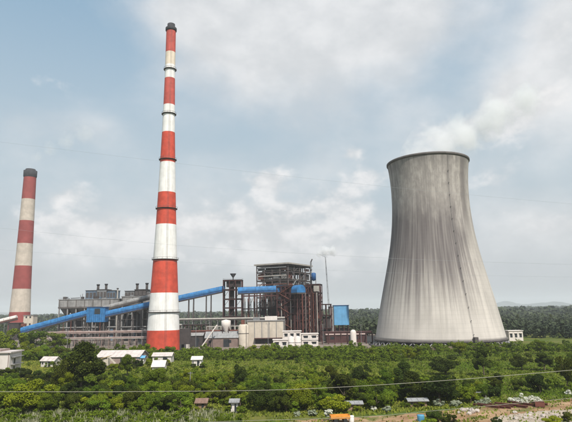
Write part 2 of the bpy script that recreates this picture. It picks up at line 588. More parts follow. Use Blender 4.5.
def chimney(t, prof, bands, galleries, cap, n=48):
    for (z0, z1, m, lab) in bands:
        zs = [z0 + (z1 - z0) * i / 6 for i in range(7)]
        o = lathe('painted_band', [(rad(prof, z), z) for z in zs], m, t, n)
        o['label'] = lab
    for (z, big) in galleries:
        r = rad(prof, z)
        gl = lathe('gallery', [(r - .1, z - .5), (r + .95, z - .12), (r + .95, z + .10), (r - .1, z + .12)], 'dark_steel', t, n)
        rl = lathe('railing', [(r + .93, z + 1.05), (r + .93, z + 1.2), (r + .88, z + 1.2), (r + .88, z + 1.05), (r + .93, z + 1.05)], 'dark_steel', gl, n)
        for i in range(16):
            a = 2 * math.pi * i / 16
            bar(gl, 'railing_post', ((r + .90) * math.cos(a), (r + .90) * math.sin(a), z + .1), ((r + .90) * math.cos(a), (r + .90) * math.sin(a), z + 1.2), .1, 'dark_steel')
    z0, z1, z2 = cap
    r = rad(prof, z0)
    lathe('cap', [(r + .02, z0), (r + .55, z0 + (z1 - z0) * .2), (r + .6, z1), (r * .82, z1 + .3), (r * .80, z2), (r * .62, z2), (r * .60, z1)], 'soot', t, n)


RED, WH = 'red painted band', 'white painted band'
t = thing('chimney', 'tall red and white banded chimney in front of the plant', 'chimney', (CH.x, CH.y, 0))
chimney(t, ch_prof,
        [(0, 13.6, 'red_paint', RED), (13.6, 37.2, 'white_paint', WH), (37.2, 58.8, 'red_paint', RED), (58.8, 82.2, 'white_paint', WH),
         (82.2, 104.1, 'red_paint', RED), (104.1, 125.1, 'white_paint', WH), (125.1, 146.6, 'red_paint', RED), (146.6, 166.6, 'white_paint', WH),
         (166.6, 186.4, 'red_paint_dull', 'duller red painted band'), (186.4, 196.5, 'white_paint', WH), (196.5, 206.2, 'cream_paint', 'cream stained band near the top'),
         (206.2, 223.2, 'red_paint_dull', 'duller red painted band')],
        [(25.0, 0), (58.9, 1), (93.1, 1), (127.2, 1), (160.0, 1), (193.2, 1)], (222.6, 225.0, 228.2))
# ladder up the shaft
for s in (-.35, .35):
    pts = []
    a0 = R(-70)
    for (za, ra), (zb, rb) in zip(ch_prof, ch_prof[1:]):
        da = s / ra; db = s / rb
        bar(t, 'ladder_rail', ((ra + .35) * math.cos(a0 + da), (ra + .35) * math.sin(a0 + da), za), ((rb + .35) * math.cos(a0 + db), (rb + .35) * math.sin(a0 + db), zb), .10, 'dark_steel')
# dark doorway and flue duct at the foot
box(t, 'duct', (8, 10, 9), (14, 9, 10), 'casing', R(25))

FC = P(19, 325, 600)
t = thing('chimney', 'shorter faded brick-red and cream chimney at the far left', 'chimney', (FC.x, FC.y, 0))
chimney(t, [(0, 11.6), (27.6, 10.7), (52.9, 9.6), (78.7, 8.9), (104, 8.3), (155, 7.2), (191, 6.6)],
        [(0, 27.6, 'far_red', RED), (27.6, 52.9, 'far_cream', 'cream painted band'), (52.9, 78.7, 'far_red', RED), (78.7, 104, 'far_cream', 'cream painted band'),
         (104, 130.3, 'far_red', RED), (130.3, 155.6, 'far_cream', 'cream painted band'), (155.6, 182, 'far_red', RED)],
        [], (181.5, 189.5, 191.5))

# ------------------------------------------------------------------ cooling tower
TX, TY = 105.3, 380.0
tw = thing('cooling_tower', 'huge stained grey concrete cooling tower with flared base', 'cooling tower', (TX, TY, 0))
tz = np.array([4.0, 17.2, 31.6, 46.9, 61.8, 76.2, 90.9, 100, 109.5, 120.8, 129.8])
tr_ = np.array([44.0, 41.3, 38.3, 34.85, 31.6, 29.2, 27.75, 27.3, 27.3, 28.07, 29.23])
pf = np.polyfit(tz, tr_, 6)
n, k = 192, 64
V, F = [], []
for j in range(k + 1):
    z = 4.0 + 125.8 * j / k
    r = np.polyval(pf, z)
    V += [(r * math.cos(math.pi / 2 + 2 * math.pi * i / n), r * math.sin(math.pi / 2 + 2 * math.pi * i / n), z) for i in range(n)]
# inner face
for j in range(k + 1):
    z = 4.0 + 125.8 * j / k
    r = np.polyval(pf, z) - 0.8
    V += [(r * math.cos(math.pi / 2 + 2 * math.pi * i / n), r * math.sin(math.pi / 2 + 2 * math.pi * i / n), z) for i in range(n)]
F = [(j * n + i, j * n + (i + 1) % n, (j + 1) * n + (i + 1) % n, (j + 1) * n + i) for j in range(k) for i in range(n)]
o2 = (k + 1) * n
F += [(o2 + j * n + i, o2 + (j + 1) * n + i, o2 + (j + 1) * n + (i + 1) % n, o2 + j * n + (i + 1) % n) for j in range(k) for i in range(n)]
F += [(i, o2 + i, o2 + (i + 1) % n, (i + 1) % n) for i in range(n)]
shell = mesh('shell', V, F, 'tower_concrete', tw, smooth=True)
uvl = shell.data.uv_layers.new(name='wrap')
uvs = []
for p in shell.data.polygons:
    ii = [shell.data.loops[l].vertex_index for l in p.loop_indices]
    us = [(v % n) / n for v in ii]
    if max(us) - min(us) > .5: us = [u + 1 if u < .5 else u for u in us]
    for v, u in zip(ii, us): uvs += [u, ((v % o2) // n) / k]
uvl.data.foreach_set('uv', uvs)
rt_ = float(np.polyval(pf, 129.8))
lathe('rim', [(rt_ - .9, 129.0), (rt_ + .02, 128.6), (rt_ + .5, 129.3), (rt_ + .5, 130.4), (rt_ - .9, 130.5), (rt_ - .9, 129.0)], 'concrete_dark', tw, 128)
lathe('ring_beam', [(43.2, 3.2), (44.9, 3.2), (44.6, 4.6), (43.1, 4.6), (43.2, 3.2)], 'concrete_dark', tw, 128)
for i in range(44):                                   # raking legs of the air inlet
    a = 2 * math.pi * i / 44
    for s in (-1, 1):
        b_ = a + s * math.pi / 44
        pipe(tw, 'raking_column', (46 * math.cos(a), 46 * math.sin(a), 0), (44.0 * math.cos(b_), 44.0 * math.sin(b_), 3.4), .38, 'concrete', 8)
lathe('basin_wall', [(48.5, 0), (48.5, 1.1), (48.0, 1.1), (48.0, 0)], 'concrete_dark', tw, 96)
# fill inside the inlet, near-black to stand in for its shade
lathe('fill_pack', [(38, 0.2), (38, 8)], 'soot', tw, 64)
# caged ladder: follows the shell, with landings (dark dots in the photograph)
az = R(-77)
prev = None
zz = [4 + 126 * i / 60 for i in range(61)]
for i, z in enumerate(zz):
    r = float(np.polyval(pf, z)) + .25
    p = (r * math.cos(az), r * math.sin(az), z)
    if prev:
        for s in (-.3, .3):
            ox, oy = -math.sin(az) * s, math.cos(az) * s
            bar(tw, 'ladder_rail', (prev[0] + ox, prev[1] + oy, prev[2]), (p[0] + ox, p[1] + oy, p[2]), .07, 'concrete')
    prev = p
    if i % 4 == 2 and i < 58:
        L = box(tw, 'landing', (p[0] * 1.012, p[1] * 1.012, z), (.4, .5, .4), 'dark_steel', az)
box(tw, 'stair_cabin', ((45.5) * math.cos(az), 45.5 * math.sin(az), 4.2), (2.4, 2.4, 5.0), 'dark_steel', az)

# ------------------------------------------------------------------ plant structures


def frame(t, w_, d_, levels, nx, ny, m, sec=.5, decks=True, braces=True, deck_m=None):
    """open steelwork: columns, beams on every level, decks, face bracing"""
    xs = [-w_ / 2 + w_ * i / nx for i in range(nx + 1)]
    ys = [-d_ / 2 + d_ * i / ny for i in range(ny + 1)]
    top = levels[-1]
    for i, x in enumerate(xs):
        for j, y in enumerate(ys):
            box(t, 'column', (x, y, top / 2), (sec, sec, top), m)
    prev = 0
    for lv in levels:
        for y in (ys[0], ys[-1]):
            box(t, 'beam', (0, y, lv - sec * .7), (w_ + sec * .6, sec * .7, sec * 1.3), m)
        for x in (xs[0], xs[-1]):
            box(t, 'beam', (x, 0, lv - sec * .7), (sec * .72, d_ + sec * .56, sec * 1.28), m)
        if decks:
            box(t, 'deck', (0, 0, lv + .06), (w_ + 1.0, d_ + 1.0, .14), deck_m or m)
        if braces and lv - prev > 2:
            for i in range(nx):
                if (i + int(lv)) % 2 == 0:
                    bar(t, 'brace', (xs[i], ys[0] - .05, prev), (xs[i + 1], ys[0] - .05, lv - .4), sec * .45, m)
            for j in range(ny):
                if (j + int(lv)) % 2 == 1:
                    bar(t, 'brace', (xs[-1] + .05, ys[j], prev), (xs[-1] + .05, ys[j + 1], lv - .4), sec * .45, m)
        prev = lv


def rails(t, w_, d_, z, m='dark_steel'):
    for s in (-1, 1):
        bar(t, 'handrail', (-w_ / 2, s * d_ / 2, z + 1.1), (w_ / 2, s * d_ / 2, z + 1.1), .09, m)
        bar(t, 'handrail', (s * w_ / 2, -d_ / 2, z + 1.1), (s * w_ / 2, d_ / 2, z + 1.1), .09, m)


def Xp(px, Y): return P(px, 330, Y).x
def Zp(px, py, Y): return P(px, py, Y).z


def conveyor(label, a, b, w_=3.6, h=4.0, roof='blue_lit', wall='blue_wall', trestles=(), name='conveyor_gallery', grp=None):
    a, b = Vector(a), Vector(b)
    mid = (a + b) / 2
    t = thing(name, label, 'conveyor', (mid.x, mid.y, 0), 0, grp)
    a0 = a - Vector((mid.x, mid.y, 0)); b0 = b - Vector((mid.x, mid.y, 0))
    s = w_ / 2
    hw = h * .42
    extrude('cladding', [(-s, 0), (s, 0), (s, hw), (-s, hw)], a0, b0, wall, t)
    arc = [(s * 1.10 * math.cos(math.pi * i / 10), hw + .02 + (h - hw) * math.sin(math.pi * i / 10)) for i in range(11)]
    rf = extrude('roof', arc + [(-s * 1.10, hw - .5), (s * 1.10, hw - .5)][::1], a0, b0, roof, t)
    d = b0 - a0
    n = max(3, int(d.length / 6))
    for i in range(n + 1):                               # stiffening hoops of the roof
        q = a0 + d * (i / n); q2 = q + d.normalized() * .25
        arc2 = [(s * 1.16 * math.cos(math.pi * k_ / 8), hw - .1 + (h * 1.03 - hw) * math.sin(math.pi * k_ / 8)) for k_ in range(9)]
        if 0 < i < n: extrude('roof_rib', arc2, q, q2, wall, t)
    extrude('floor_truss', [(-s * .9, -.9), (s * .9, -.9), (s * .9, -.05), (-s * .9, -.05)], a0, b0, 'dark_steel', t)
    for z_ in (.0, .9):                                  # walkway along the near side
        bar(t, 'handrail', a0 + Vector((0, -s - .75, z_ - .2)), b0 + Vector((0, -s - .75, z_ - .2)), .10 if z_ else .3, 'dark_steel')
    for f in trestles:
        q = a0 + d * f
        tr = []
        for sy in (-1, 1):
            bar(t, 'trestle_leg', (q.x, q.y + sy * (1.2 + q.z * .045), 0), (q.x, q.y + sy * 1.2, q.z - .9), .55, 'dark_steel')
        nb = max(2, int(q.z / 6))
        for i in range(nb):
            z0, z1 = q.z * i / nb, q.z * (i + 1) / nb - .9
            y0 = 1.2 + (q.z - z0) * .045; y1 = 1.2 + (q.z - z1) * .045
            bar(t, 'trestle_brace', (q.x, q.y - y0, z0), (q.x, q.y + y1, z1), .25, 'dark_steel')
            bar(t, 'trestle_brace', (q.x, q.y - y1, z1), (q.x, q.y + y1, z1), .25, 'dark_steel')
    return t


CY = 430.0
conveyor('long blue roofed conveyor rising from the ground to the blue transfer house', P(22, 333, CY), P(89, 315, CY), 3.6, 4.4, trestles=(.3, .55, .8), grp='blue coal conveyors')
conveyor('blue roofed conveyor climbing behind the tall chimney to the steel transfer tower', P(104, 317, CY), P(225, 291, CY), 3.6, 4.4,
         trestles=(.12, .24, .36, .70, .74, .845, .885), grp='blue coal conveyors')
conveyor('level blue conveyor between the transfer tower and the boiler house', P(238, 293.5, CY - 6), P(283, 291.5, CY - 6), 4.0, 4.8, trestles=(), grp='blue coal conveyors')
conveyor('grey-brown sloping gallery above the blue conveyor left of the chimney', P(104, 310, 468), P(158, 296.5, 468), 3.4, 3.6, 'concrete', 'concrete_dark', trestles=(.3, .7))
conveyor('pale sloping conveyor reaching the foot of the far left chimney', P(-25, 329, 560), P(17, 319, 560), 4.0, 4.2, 'plaster', 'rust', trestles=(.35, .8))

# blue transfer house on legs
x0, x1 = Xp(87.5, CY), Xp(105.5, CY)
zb, zt = Zp(96, 322, CY), Zp(96, 307.5, CY)
t = thing('transfer_house', 'blue clad transfer house where two blue conveyors meet', 'building', ((x0 + x1) / 2, CY + 1, 0))
W_ = x1 - x0
box(t, 'cladding', (0, 0, (zb + zt) / 2), (W_, 9, zt - zb), 'blue_lit')
box(t, 'roof', (0, 0, zt + .2), (W_ + .8, 9.8, .4), 'blue_wall')
box(t, 'opening', (1.2, -4.5, zt - 3.0), (4.4, .3, 4.2), 'glass_dark')
for i in range(9): box(t, 'cladding_rib', (-W_ / 2 + W_ * (i + .5) / 9, -4.55, (zb + zt) / 2 - 2.2), (.18, .12, (zt - zb) - 5), 'blue_wall')
for sx in (-1, 0, 1):
    for sy in (-1, 1):
        box(t, 'leg', (sx * (W_ / 2 - .8), sy * 3.6, zb / 2), (.8, .8, zb), 'concrete_dark')
for sx in (-1, 1):
    bar(t, 'brace', (0, -3.6, 2), (sx * (W_ / 2 - .8), -3.6, zb - 1), .35, 'dark_steel')
box(t, 'stair_shaft', (W_ / 2 - 3.2, 2, zb / 2), (3.2, 3.2, zb - .1), 'concrete_dark')


# electrostatic precipitator houses
def precip(label, pxl, pxr, ytop, Y, dep, units, seed):
    r = random.Random(seed)
    x0, x1 = Xp(pxl, Y), Xp(pxr, Y)
    W_ = x1 - x0
    zt = Zp((pxl + pxr) / 2, ytop, Y)
    t = thing('precipitator_house', label, 'building', ((x0 + x1) / 2, Y + dep / 2, 0))
    box(t, 'casing', (0, 0, zt - 3.2), (W_, dep, 6.4), 'concrete')
    box(t, 'parapet', (0, 0, zt + .3), (W_ + .9, dep + .9, .6), 'concrete')
    box(t, 'girder', (0, 0, zt - 7.1), (W_ + .6, dep + .6, 1.3), 'concrete_dark')
    nb = max(4, int(W_ / 8))
    for i in range(nb + 1):
        x = -W_ / 2 + .6 + (W_ - 1.2) * i / nb
        for y in (-dep / 2 + .7, 0, dep / 2 - .7):
            box(t, 'column', (x, y, (zt - 7.8) / 2), (1.0, 1.0, zt - 7.8), 'concrete')
        box(t, 'pilaster', (x, -dep / 2 - .15, zt - 3.2), (.6, .35, 6.2), 'concrete_dark')
    for i in range(nb):
        x = -W_ / 2 + .6 + (W_ - 1.2) * (i + .5) / nb
        for y in (-dep / 4, dep / 4):
            hw = (W_ - 1.2) / nb / 2 - .7
            hd = dep / 4 - .9
            z1, z0 = zt - 7.8, zt - 15.5
            Vh = [(x - hw, y - hd, z1), (x + hw, y - hd, z1), (x + hw, y + hd, z1), (x - hw, y + hd, z1),
                  (x - .6, y - .6, z0), (x + .6, y - .6, z0), (x + .6, y + .6, z0), (x - .6, y + .6, z0)]
            mesh('hopper', Vh, [(0, 1, 5, 4), (1, 2, 6, 5), (2, 3, 7, 6), (3, 0, 4, 7), (4, 5, 6, 7), (3, 2, 1, 0)], 'grey_steel', t)
        if r.random() < .6:
            box(t, 'infill_wall', (x, -dep / 2 + 1.4, 5.5), ((W_ - 1.2) / nb - 1.3, .4, 11), r.choice(['concrete', 'casing', 'wall_brown']))
    for i in range(nb * 2):
        x = -W_ / 2 + 1 + (W_ - 2) * r.random()
        h_ = r.uniform(8, zt - 12)
        if r.random() < .5: pipe(t, 'flue_pipe', (x, -dep / 2 - .6, 0), (x, -dep / 2 - .6, h_), r.uniform(.2, .45), r.choice(['dark_steel', 'rust', 'pale_steel']))
        else: box(t, 'cabinet', (x, -dep / 2 + 2.2, h_ * .3), (r.uniform(2, 5), 3, h_ * .6), r.choice(['casing', 'dark_steel', 'slate_blue']))
    for z in (6.5, 19.0): box(t, 'walkway', (0, -dep / 2 - .2, z), (W_ - 1, 1.4, .3), 'dark_steel')
    box(t, 'ledge', (0, -dep / 2 + .4, 12.4), (W_ + .4, 1.8, .8), 'concrete')
    box(t, 'inner_wall', (0, 1.2, (zt - 16) / 2), (W_ - 2.5, .5, zt - 16.2), 'casing')  # near-black wall added to darken the space under the casing
    box(t, 'back_wall', (0, dep / 2 - 2.4, (zt - 8) / 2), (W_ - 1.5, .5, zt - 8.2), 'casing')  # added near-black wall, shuts the gap and darkens the underside
    rails(t, W_, dep, zt + .6)
    for i in range(16):
        x = (r.random() - .5) * W_ * .94; y = -dep * r.uniform(.05, .46); h_ = r.uniform(.8, 3.4)
        k_ = r.random()
        if k_ < .45: box(t, 'roof_box', (x, y, zt + .6 + h_ / 2), (r.uniform(1, 4), r.uniform(1, 3), h_), r.choice(['casing', 'grey_steel', 'dark_steel', 'slate_blue']))
        elif k_ < .75: pipe(t, 'roof_pipe', (x, y, zt + .5), (x, y, zt + 1 + h_ * 1.5), r.uniform(.15, .4), 'dark_steel')
        else: pipe(t, 'roof_duct', (x, y, zt + 1.6), (x + r.uniform(4, 9), y, zt + 1.6 + r.uniform(0, 2)), r.uniform(.3, .7), r.choice(['grey_steel', 'rust']))
    for (ua, ub, uy, m, stacks) in units:
        a, b = Xp(ua, Y) - (x0 + x1) / 2, Xp(ub, Y) - (x0 + x1) / 2
        z1 = Zp((ua + ub) / 2, uy, Y)
        u = box(t, 'roof_unit', ((a + b) / 2, -dep * .18, (zt + z1) / 2 + .35), (b - a, dep * .4, z1 - zt - .5), m)
        box(t, 'roof_unit_cover', ((a + b) / 2, -dep * .18, z1 + .25), (b - a + 1.0, dep * .4 + 1.0, .35), 'dark_steel')
        for i in range(3):
            box(t, 'louvre', (a + (b - a) * (i + .5) / 3, -dep * .38 - .12, (zt + z1) / 2), ((b - a) / 4.2, .25, (z1 - zt) * .55), 'dark_steel')
        for (sp, sy) in stacks:
            x = Xp(sp, Y) - (x0 + x1) / 2
            z2 = Zp(sp, sy, Y)
            pipe(t, 'vent_stack', (x, -dep * .2, z1 - .2), (x, -dep * .2, z2), 1.15, 'dark_steel', 16)
            pipe(t, 'vent_cowl', (x, -dep * .2, z2), (x, -dep * .2, z2 + 1.2), 1.55, 'soot', 16)
    return t


precip('long grey concrete precipitator block behind the blue transfer house', 57, 118, 299.5, 500, 34,
       [(82, 93, 290.5, 'slate_blue', ()), (93.4, 103.4, 289.5, 'grey_steel', [(92.2, 285), (100.5, 284.5)]), (104, 112.5, 290.5, 'slate_blue', ())], 3)
precip('second grey precipitator block close behind the tall chimney', 120.5, 163, 296.5, 492, 34,
       [(122, 131.5, 291.0, 'grey_steel', ()), (131.8, 144, 289.5, 'casing', [(132.6, 284.2), (142.6, 283.6)]), (144.4, 152, 291.0, 'grey_steel', ())], 4)
t = thing('vent_pipe', 'slim pale vent pipe standing between the two precipitator blocks', 'pipe', (Xp(116, 505), 505, 0))
pipe(t, 'shaft', (0, 0, 0), (0, 0, Zp(116, 289, 505)), .7, 'pale_steel')
pipe(t, 'cowl', (0, 0, Zp(116, 289, 505)), (0, 0, Zp(116, 288, 505)), 1.0, 'dark_steel')

# white block and dark box at the far chimney's foot
x0, x1 = Xp(25, 555), Xp(34.5, 555)
t = thing('ash_silo_house', 'small pale block beside the foot of the far left chimney', 'building', ((x0 + x1) / 2, 555, 0))
zt = Zp(30, 315.5, 555)
box(t, 'wall', (0, 0, zt / 2), (x1 - x0, 10, zt), 'cream_wall')
box(t, 'roof_slab', (0, 0, zt + .25), (x1 - x0 + .9, 10.9, .5), 'concrete')
for i in range(2):
    for j in range(3): box(t, 'window', (-2 + 4 * i, -5.03, 8 + 7 * j), (1.6, .12, 1.8), 'glass_dark')
x0, x1 = Xp(11, 545), Xp(20.5, 545)
t = thing('fan_house', 'dark low fan house below the pale conveyor at far left', 'building', ((x0 + x1) / 2, 545, 0))
zt = Zp(16, 323, 545)
box(t, 'wall', (0, 0, zt / 2), (x1 - x0, 9, zt), 'casing')
box(t, 'roof', (0, 0, zt + .2), (x1 - x0 + 1, 10, .4), 'dark_steel')
box(t, 'duct', ((x1 - x0) / 2 + 2, 1, zt - 2), (5, 3, 3), 'rust')

# steel transfer tower
x0, x1 = Xp(223.5, CY), Xp(242, CY)
zt = Zp(232, 280, CY)
t = thing('transfer_tower', 'dark steel transfer tower with a small funnel on its roof', 'tower', ((x0 + x1) / 2, CY + 2, 0))
W_ = x1 - x0
lv = [zt * f for f in (.14, .28, .42, .56, .70, .85, 1.0)]
frame(t, W_, 11, lv, 3, 2, 'brown_steel', .62, True, True, 'dark_steel')
box(t, 'chute', (-1, 0, zt * .5), (3.6, 4, zt * .8), 'casing')
box(t, 'motor_house', (.5, 0, zt - 3), (W_ * .75, 8, 5), 'casing')
rails(t, W_ + .6, 11.6, zt)
mesh_f = lathe('funnel', [(.35, zt + .1), (.45, zt + 2.0), (2.5, zt + 5.0), (2.5, zt + 5.3), (.3, zt + 2.4)], 'soot', t, 20)
# steel frame carrying the level gallery
Y = CY + 4
x0, x1 = Xp(243, Y), Xp(283, Y)
zt = Zp(262, 287.5, Y)
t = thing('bunker_bay', 'dark brown open steel bay carrying the level blue conveyor', 'steelwork', ((x0 + x1) / 2, Y + 5, 0))
W_ = x1 - x0
frame(t, W_, 10, [zt * .36, zt * .62, zt * .86, zt], 7, 1, 'brown_steel', .6, False, True)
for i in range(3): box(t, 'coal_bunker', (W_ * (.02 + .16 * i), 1, zt * .66), (4.2, 6, zt * .34), 'casing')
for i in range(6): pipe(t, 'downcomer', (-W_ / 2 + 1.8 + i * 2.3, -5.6, 4), (-W_ / 2 + 1.8 + i * 2.3, -5.6, zt * .8), .32, ['pale_steel', 'rust', 'grey_steel'][i % 3])
rails(t, W_, 10, zt)

# boiler house: pale-roofed upper block
rz = R(-30)
cn = P(289, 330, 442)
W_, D_ = 31.0, 40.0
cx = cn.x - math.cos(rz) * W_ / 2 - math.sin(rz) * D_ / 2
cy = cn.y - math.sin(rz) * W_ / 2 + math.cos(rz) * D_ / 2
zt = Zp(289, 264, 442)
t = thing('boiler_house', 'tall open steel boiler house with a pale flat roof', 'boiler house', (cx, cy, 0), rz)
frame(t, W_, D_, [10, 19, 28, 36, 43, 50, 57, zt], 4, 4, 'steel_umber', .7, True, True, 'dark_steel')
box(t, 'roof_slab', (0, 0, zt + .75), (W_ + 3.5, D_ + 3.5, 1.2), 'pale_steel')
box(t, 'boiler_casing', (1, 2, 24), (W_ * .6, D_ * .62, 44), 'casing')
box(t, 'drum_floor', (0, 0, 50.6), (W_ * .86, D_ * .86, .8), 'pale_steel')
pipe(t, 'steam_drum', (-W_ * .42, -D_ * .28, 54), (W_ * .42, -D_ * .28, 54), 1.5, 'pale_steel', 20)
box(t, 'equipment_box', (-4, -D_ * .25, 60.2), (12, 8, 4.6), 'grey_steel')
box(t, 'equipment_box', (8, D_ * .1, 60.2), (9, 10, 5), 'casing')
box(t, 'duct', (W_ * .30, -D_ * .36, 46), (8, 5, 6), 'pale_steel')
rq = random.Random(77)
lvs = [10, 19, 28, 36, 43, 50, 57, zt]
for li in range(2, 7):
    z0, z1 = lvs[li], lvs[li + 1]
    for bi in range(4):
        if rq.random() < .55:
            box(t, 'wall_panel', (-W_ / 2 + W_ * (bi + .5) / 4, -D_ / 2 + 1.2, (z0 + z1) / 2 - .3), (W_ / 4 - .9, .2, (z1 - z0) * rq.uniform(.35, .75)), rq.choice(['concrete', 'casing', 'grey_steel', 'rust', 'slate_blue']))
        if rq.random() < .55:
            box(t, 'wall_panel', (W_ / 2 - 1.2, -D_ / 2 + D_ * (bi + .5) / 4, (z0 + z1) / 2 - .3), (.2, D_ / 4 - .9, (z1 - z0) * rq.uniform(.35, .75)), rq.choice(['concrete', 'casing', 'grey_steel', 'rust', 'casing']))
        box(t, 'machine', (-W_ / 2 + W_ * (bi + .5) / 4 + rq.uniform(-1, 1), -D_ * .3 + rq.uniform(-3, 3), z0 + 1.6), (rq.uniform(2, 5), rq.uniform(2, 5), rq.uniform(1.5, 3.2)), rq.choice(['pale_steel', 'casing', 'grey_steel', 'rust']))
    pipe(t, 'header_pipe', (-W_ * .46, -D_ / 2 - .7, z0 + 3.4), (W_ * .46, -D_ / 2 - .7, z0 + 3.4), rq.uniform(.25, .6), rq.choice(['pale_steel', 'rust', 'grey_steel']))
for i in range(4): pipe(t, 'riser_pipe', (-W_ * .36 + i * 5, -D_ * .42, 20), (-W_ * .36 + i * 5, -D_ * .42, 58), .45, 'pale_steel')
for z in (36, 43, 50, 57): rails(t, W_ + .8, D_ + .8, z, 'pale_steel')
for k_ in range(6):
    z0, z1 = [10, 19, 28, 36, 43, 50][k_], [19, 28, 36, 43, 50, 57][k_]
    s = 1 if k_ % 2 else -1
    bar(t, 'stair', (W_ / 2 + 1, -D_ * .3 + s * 4, z0), (W_ / 2 + 1, -D_ * .3 - s * 4, z1), .9, 'grey_steel', .3)

# brown steel front frame
cn = P(300, 330, 412)
W_, D_ = 20.0, 36.0
cx = cn.x - math.cos(rz) * W_ / 2 - math.sin(rz) * D_ / 2
cy = cn.y - math.sin(rz) * W_ / 2 + math.cos(rz) * D_ / 2
zt = Zp(300, 285, 412)
t = thing('boiler_steelwork', 'dark red-brown steel framework in front of the boiler house', 'steelwork', (cx, cy, 0), rz)
frame(t, W_, D_, [zt * f for f in (.14, .27, .4, .52, .64, .76, .88, 1.0)], 5, 7, 'brown_steel', .75, True, True, 'brown_steel')
for i in range(4):
    box(t, 'bunker', (-W_ / 2 + 3.2 + i * 4.6, D_ * .02, zt * (.50 + .06 * (i % 2))), (2.6, D_ * .3, zt * .36), ['grey_steel', 'rust', 'casing', 'concrete'][i])
for i in range(7):
    pipe(t, 'riser_pipe', (-W_ / 2 + 1.5 + i * 2.8, -D_ / 2 - .7, 3), (-W_ / 2 + 1.5 + i * 2.8, -D_ / 2 - .7, zt * (.55 + .35 * ((i * 37) % 5) / 5)), .3, ['rust', 'pale_steel', 'brown_steel'][i % 3])
for i in range(6):
    pipe(t, 'riser_pipe', (W_ / 2 + .8, -D_ / 2 + 3 + i * 5.6, 4), (W_ / 2 + .8, -D_ / 2 + 3 + i * 5.6, zt - 3 - (i % 3) * 3), .42, ['rust', 'pale_steel', 'rust'][i % 3])
box(t, 'boiler_casing', (0, 10, zt * .40), (W_ * .5, D_ * .3, zt * .7), 'casing')
rq = random.Random(5)
for li in range(7):
    z = zt * (.2 + .115 * li)
    for bi in range(7):
        if rq.random() < .62: box(t, 'wall_panel', (W_ / 2 - 1.0, -D_ / 2 + D_ * (bi + .5) / 7, z), (.2, D_ / 7 - .9, zt * rq.uniform(.05, .1)), rq.choice(['casing', 'brown_steel', 'rust', 'concrete_dark', 'casing']))
    for bi in range(5):
        if rq.random() < .5: box(t, 'wall_panel', (-W_ / 2 + W_ * (bi + .5) / 5, -D_ / 2 + 1.0, z), (W_ / 5 - .9, .2, zt * rq.uniform(.05, .1)), rq.choice(['casing', 'brown_steel', 'rust', 'grey_steel']))
for k_ in range(7):
    s = 1 if k_ % 2 else -1
    z0, z1 = zt * (.14 + k_ * .12), zt * (.14 + (k_ + 1) * .12)
    bar(t, 'stair', (-W_ * .1 + s * 5, -D_ / 2 - 1, z0), (-W_ * .1 - s * 5, -D_ / 2 - 1, z1), .9, 'rust', .3)
rails(t, W_ + .8, D_ + .8, zt)

# right hand annex frame with a light braced top
Y = 428
x0, x1 = Xp(309, Y), Xp(322.5, Y)
zt = Zp(315, 284, Y)
t = thing('duct_frame', 'braced steel duct frame at the right end of the boiler house', 'steelwork', ((x0 + x1) / 2, Y + 6, 0), R(-12))
frame(t, x1 - x0, 13, [zt * f for f in (.2, .38, .55, .7, .85, 1)], 3, 2, 'brown_steel', .6, True, True, 'dark_steel')
box(t, 'gas_duct', (0, 0, zt * .42), ((x1 - x0) * .8, 9, zt * .78), 'brown_steel')
for i in range(5): box(t, 'wall_panel', (-3.6 + 1.8 * i, -5.6, zt * (.2 + .13 * ((i * 3) % 5))), (1.7, .2, zt * .12), ['casing', 'rust', 'concrete_dark'][i % 3])
box(t, 'white_panel', (2.8, -6.9, zt * .92), (4.5, .2, 4.5), 'pale_steel')
for i in range(3): pipe(t, 'downcomer', (-3 + i * 3, -7.3, 3), (-3 + i * 3, -7.3, zt * .85), .38, ['pale_steel', 'rust', 'pale_steel'][i])
Y = 436
x0, x1 = Xp(322, Y), Xp(332, Y)
zt = Zp(327, 304, Y)
t = thing('fan_gantry', 'low dark steel frame between the boiler house and the blue shed', 'steelwork', ((x0 + x1) / 2, Y + 5, 0))
frame(t, x1 - x0, 10, [zt * .35, zt * .7, zt], 2, 2, 'brown_steel', .5, True, True)
box(t, 'fan_casing', (0, 0, zt * .35), ((x1 - x0) * .7, 7, zt * .6), 'casing')

# blue arched hood on the steelwork
p = P(301.5, 292.5, 404)
t = thing('conveyor_hood', 'bright blue arched conveyor hood on the brown steelwork', 'conveyor', (p.x, p.y, p.z))
s = 3.7
arc = [(s * math.cos(math.pi * i / 12), 2.2 + 3.6 * math.sin(math.pi * i / 12)) for i in range(13)] + [(-s, 0), (s, 0)]
extrude('hood', arc, (-4.5, 6, 0), (-.2, -1.6, 0), 'blue_lit', t)
extrude('floor_truss', [(-s, -1), (s, -1), (s, -.05), (-s, -.05)], (-4.5, 6, 0), (-.2, -1.6, 0), 'dark_steel', t)
for sx in (-1, 1): bar(t, 'hanger', (sx * 3.2, 0, -p.z + .0), (sx * 3.2, 0, -1), .5, 'brown_steel')

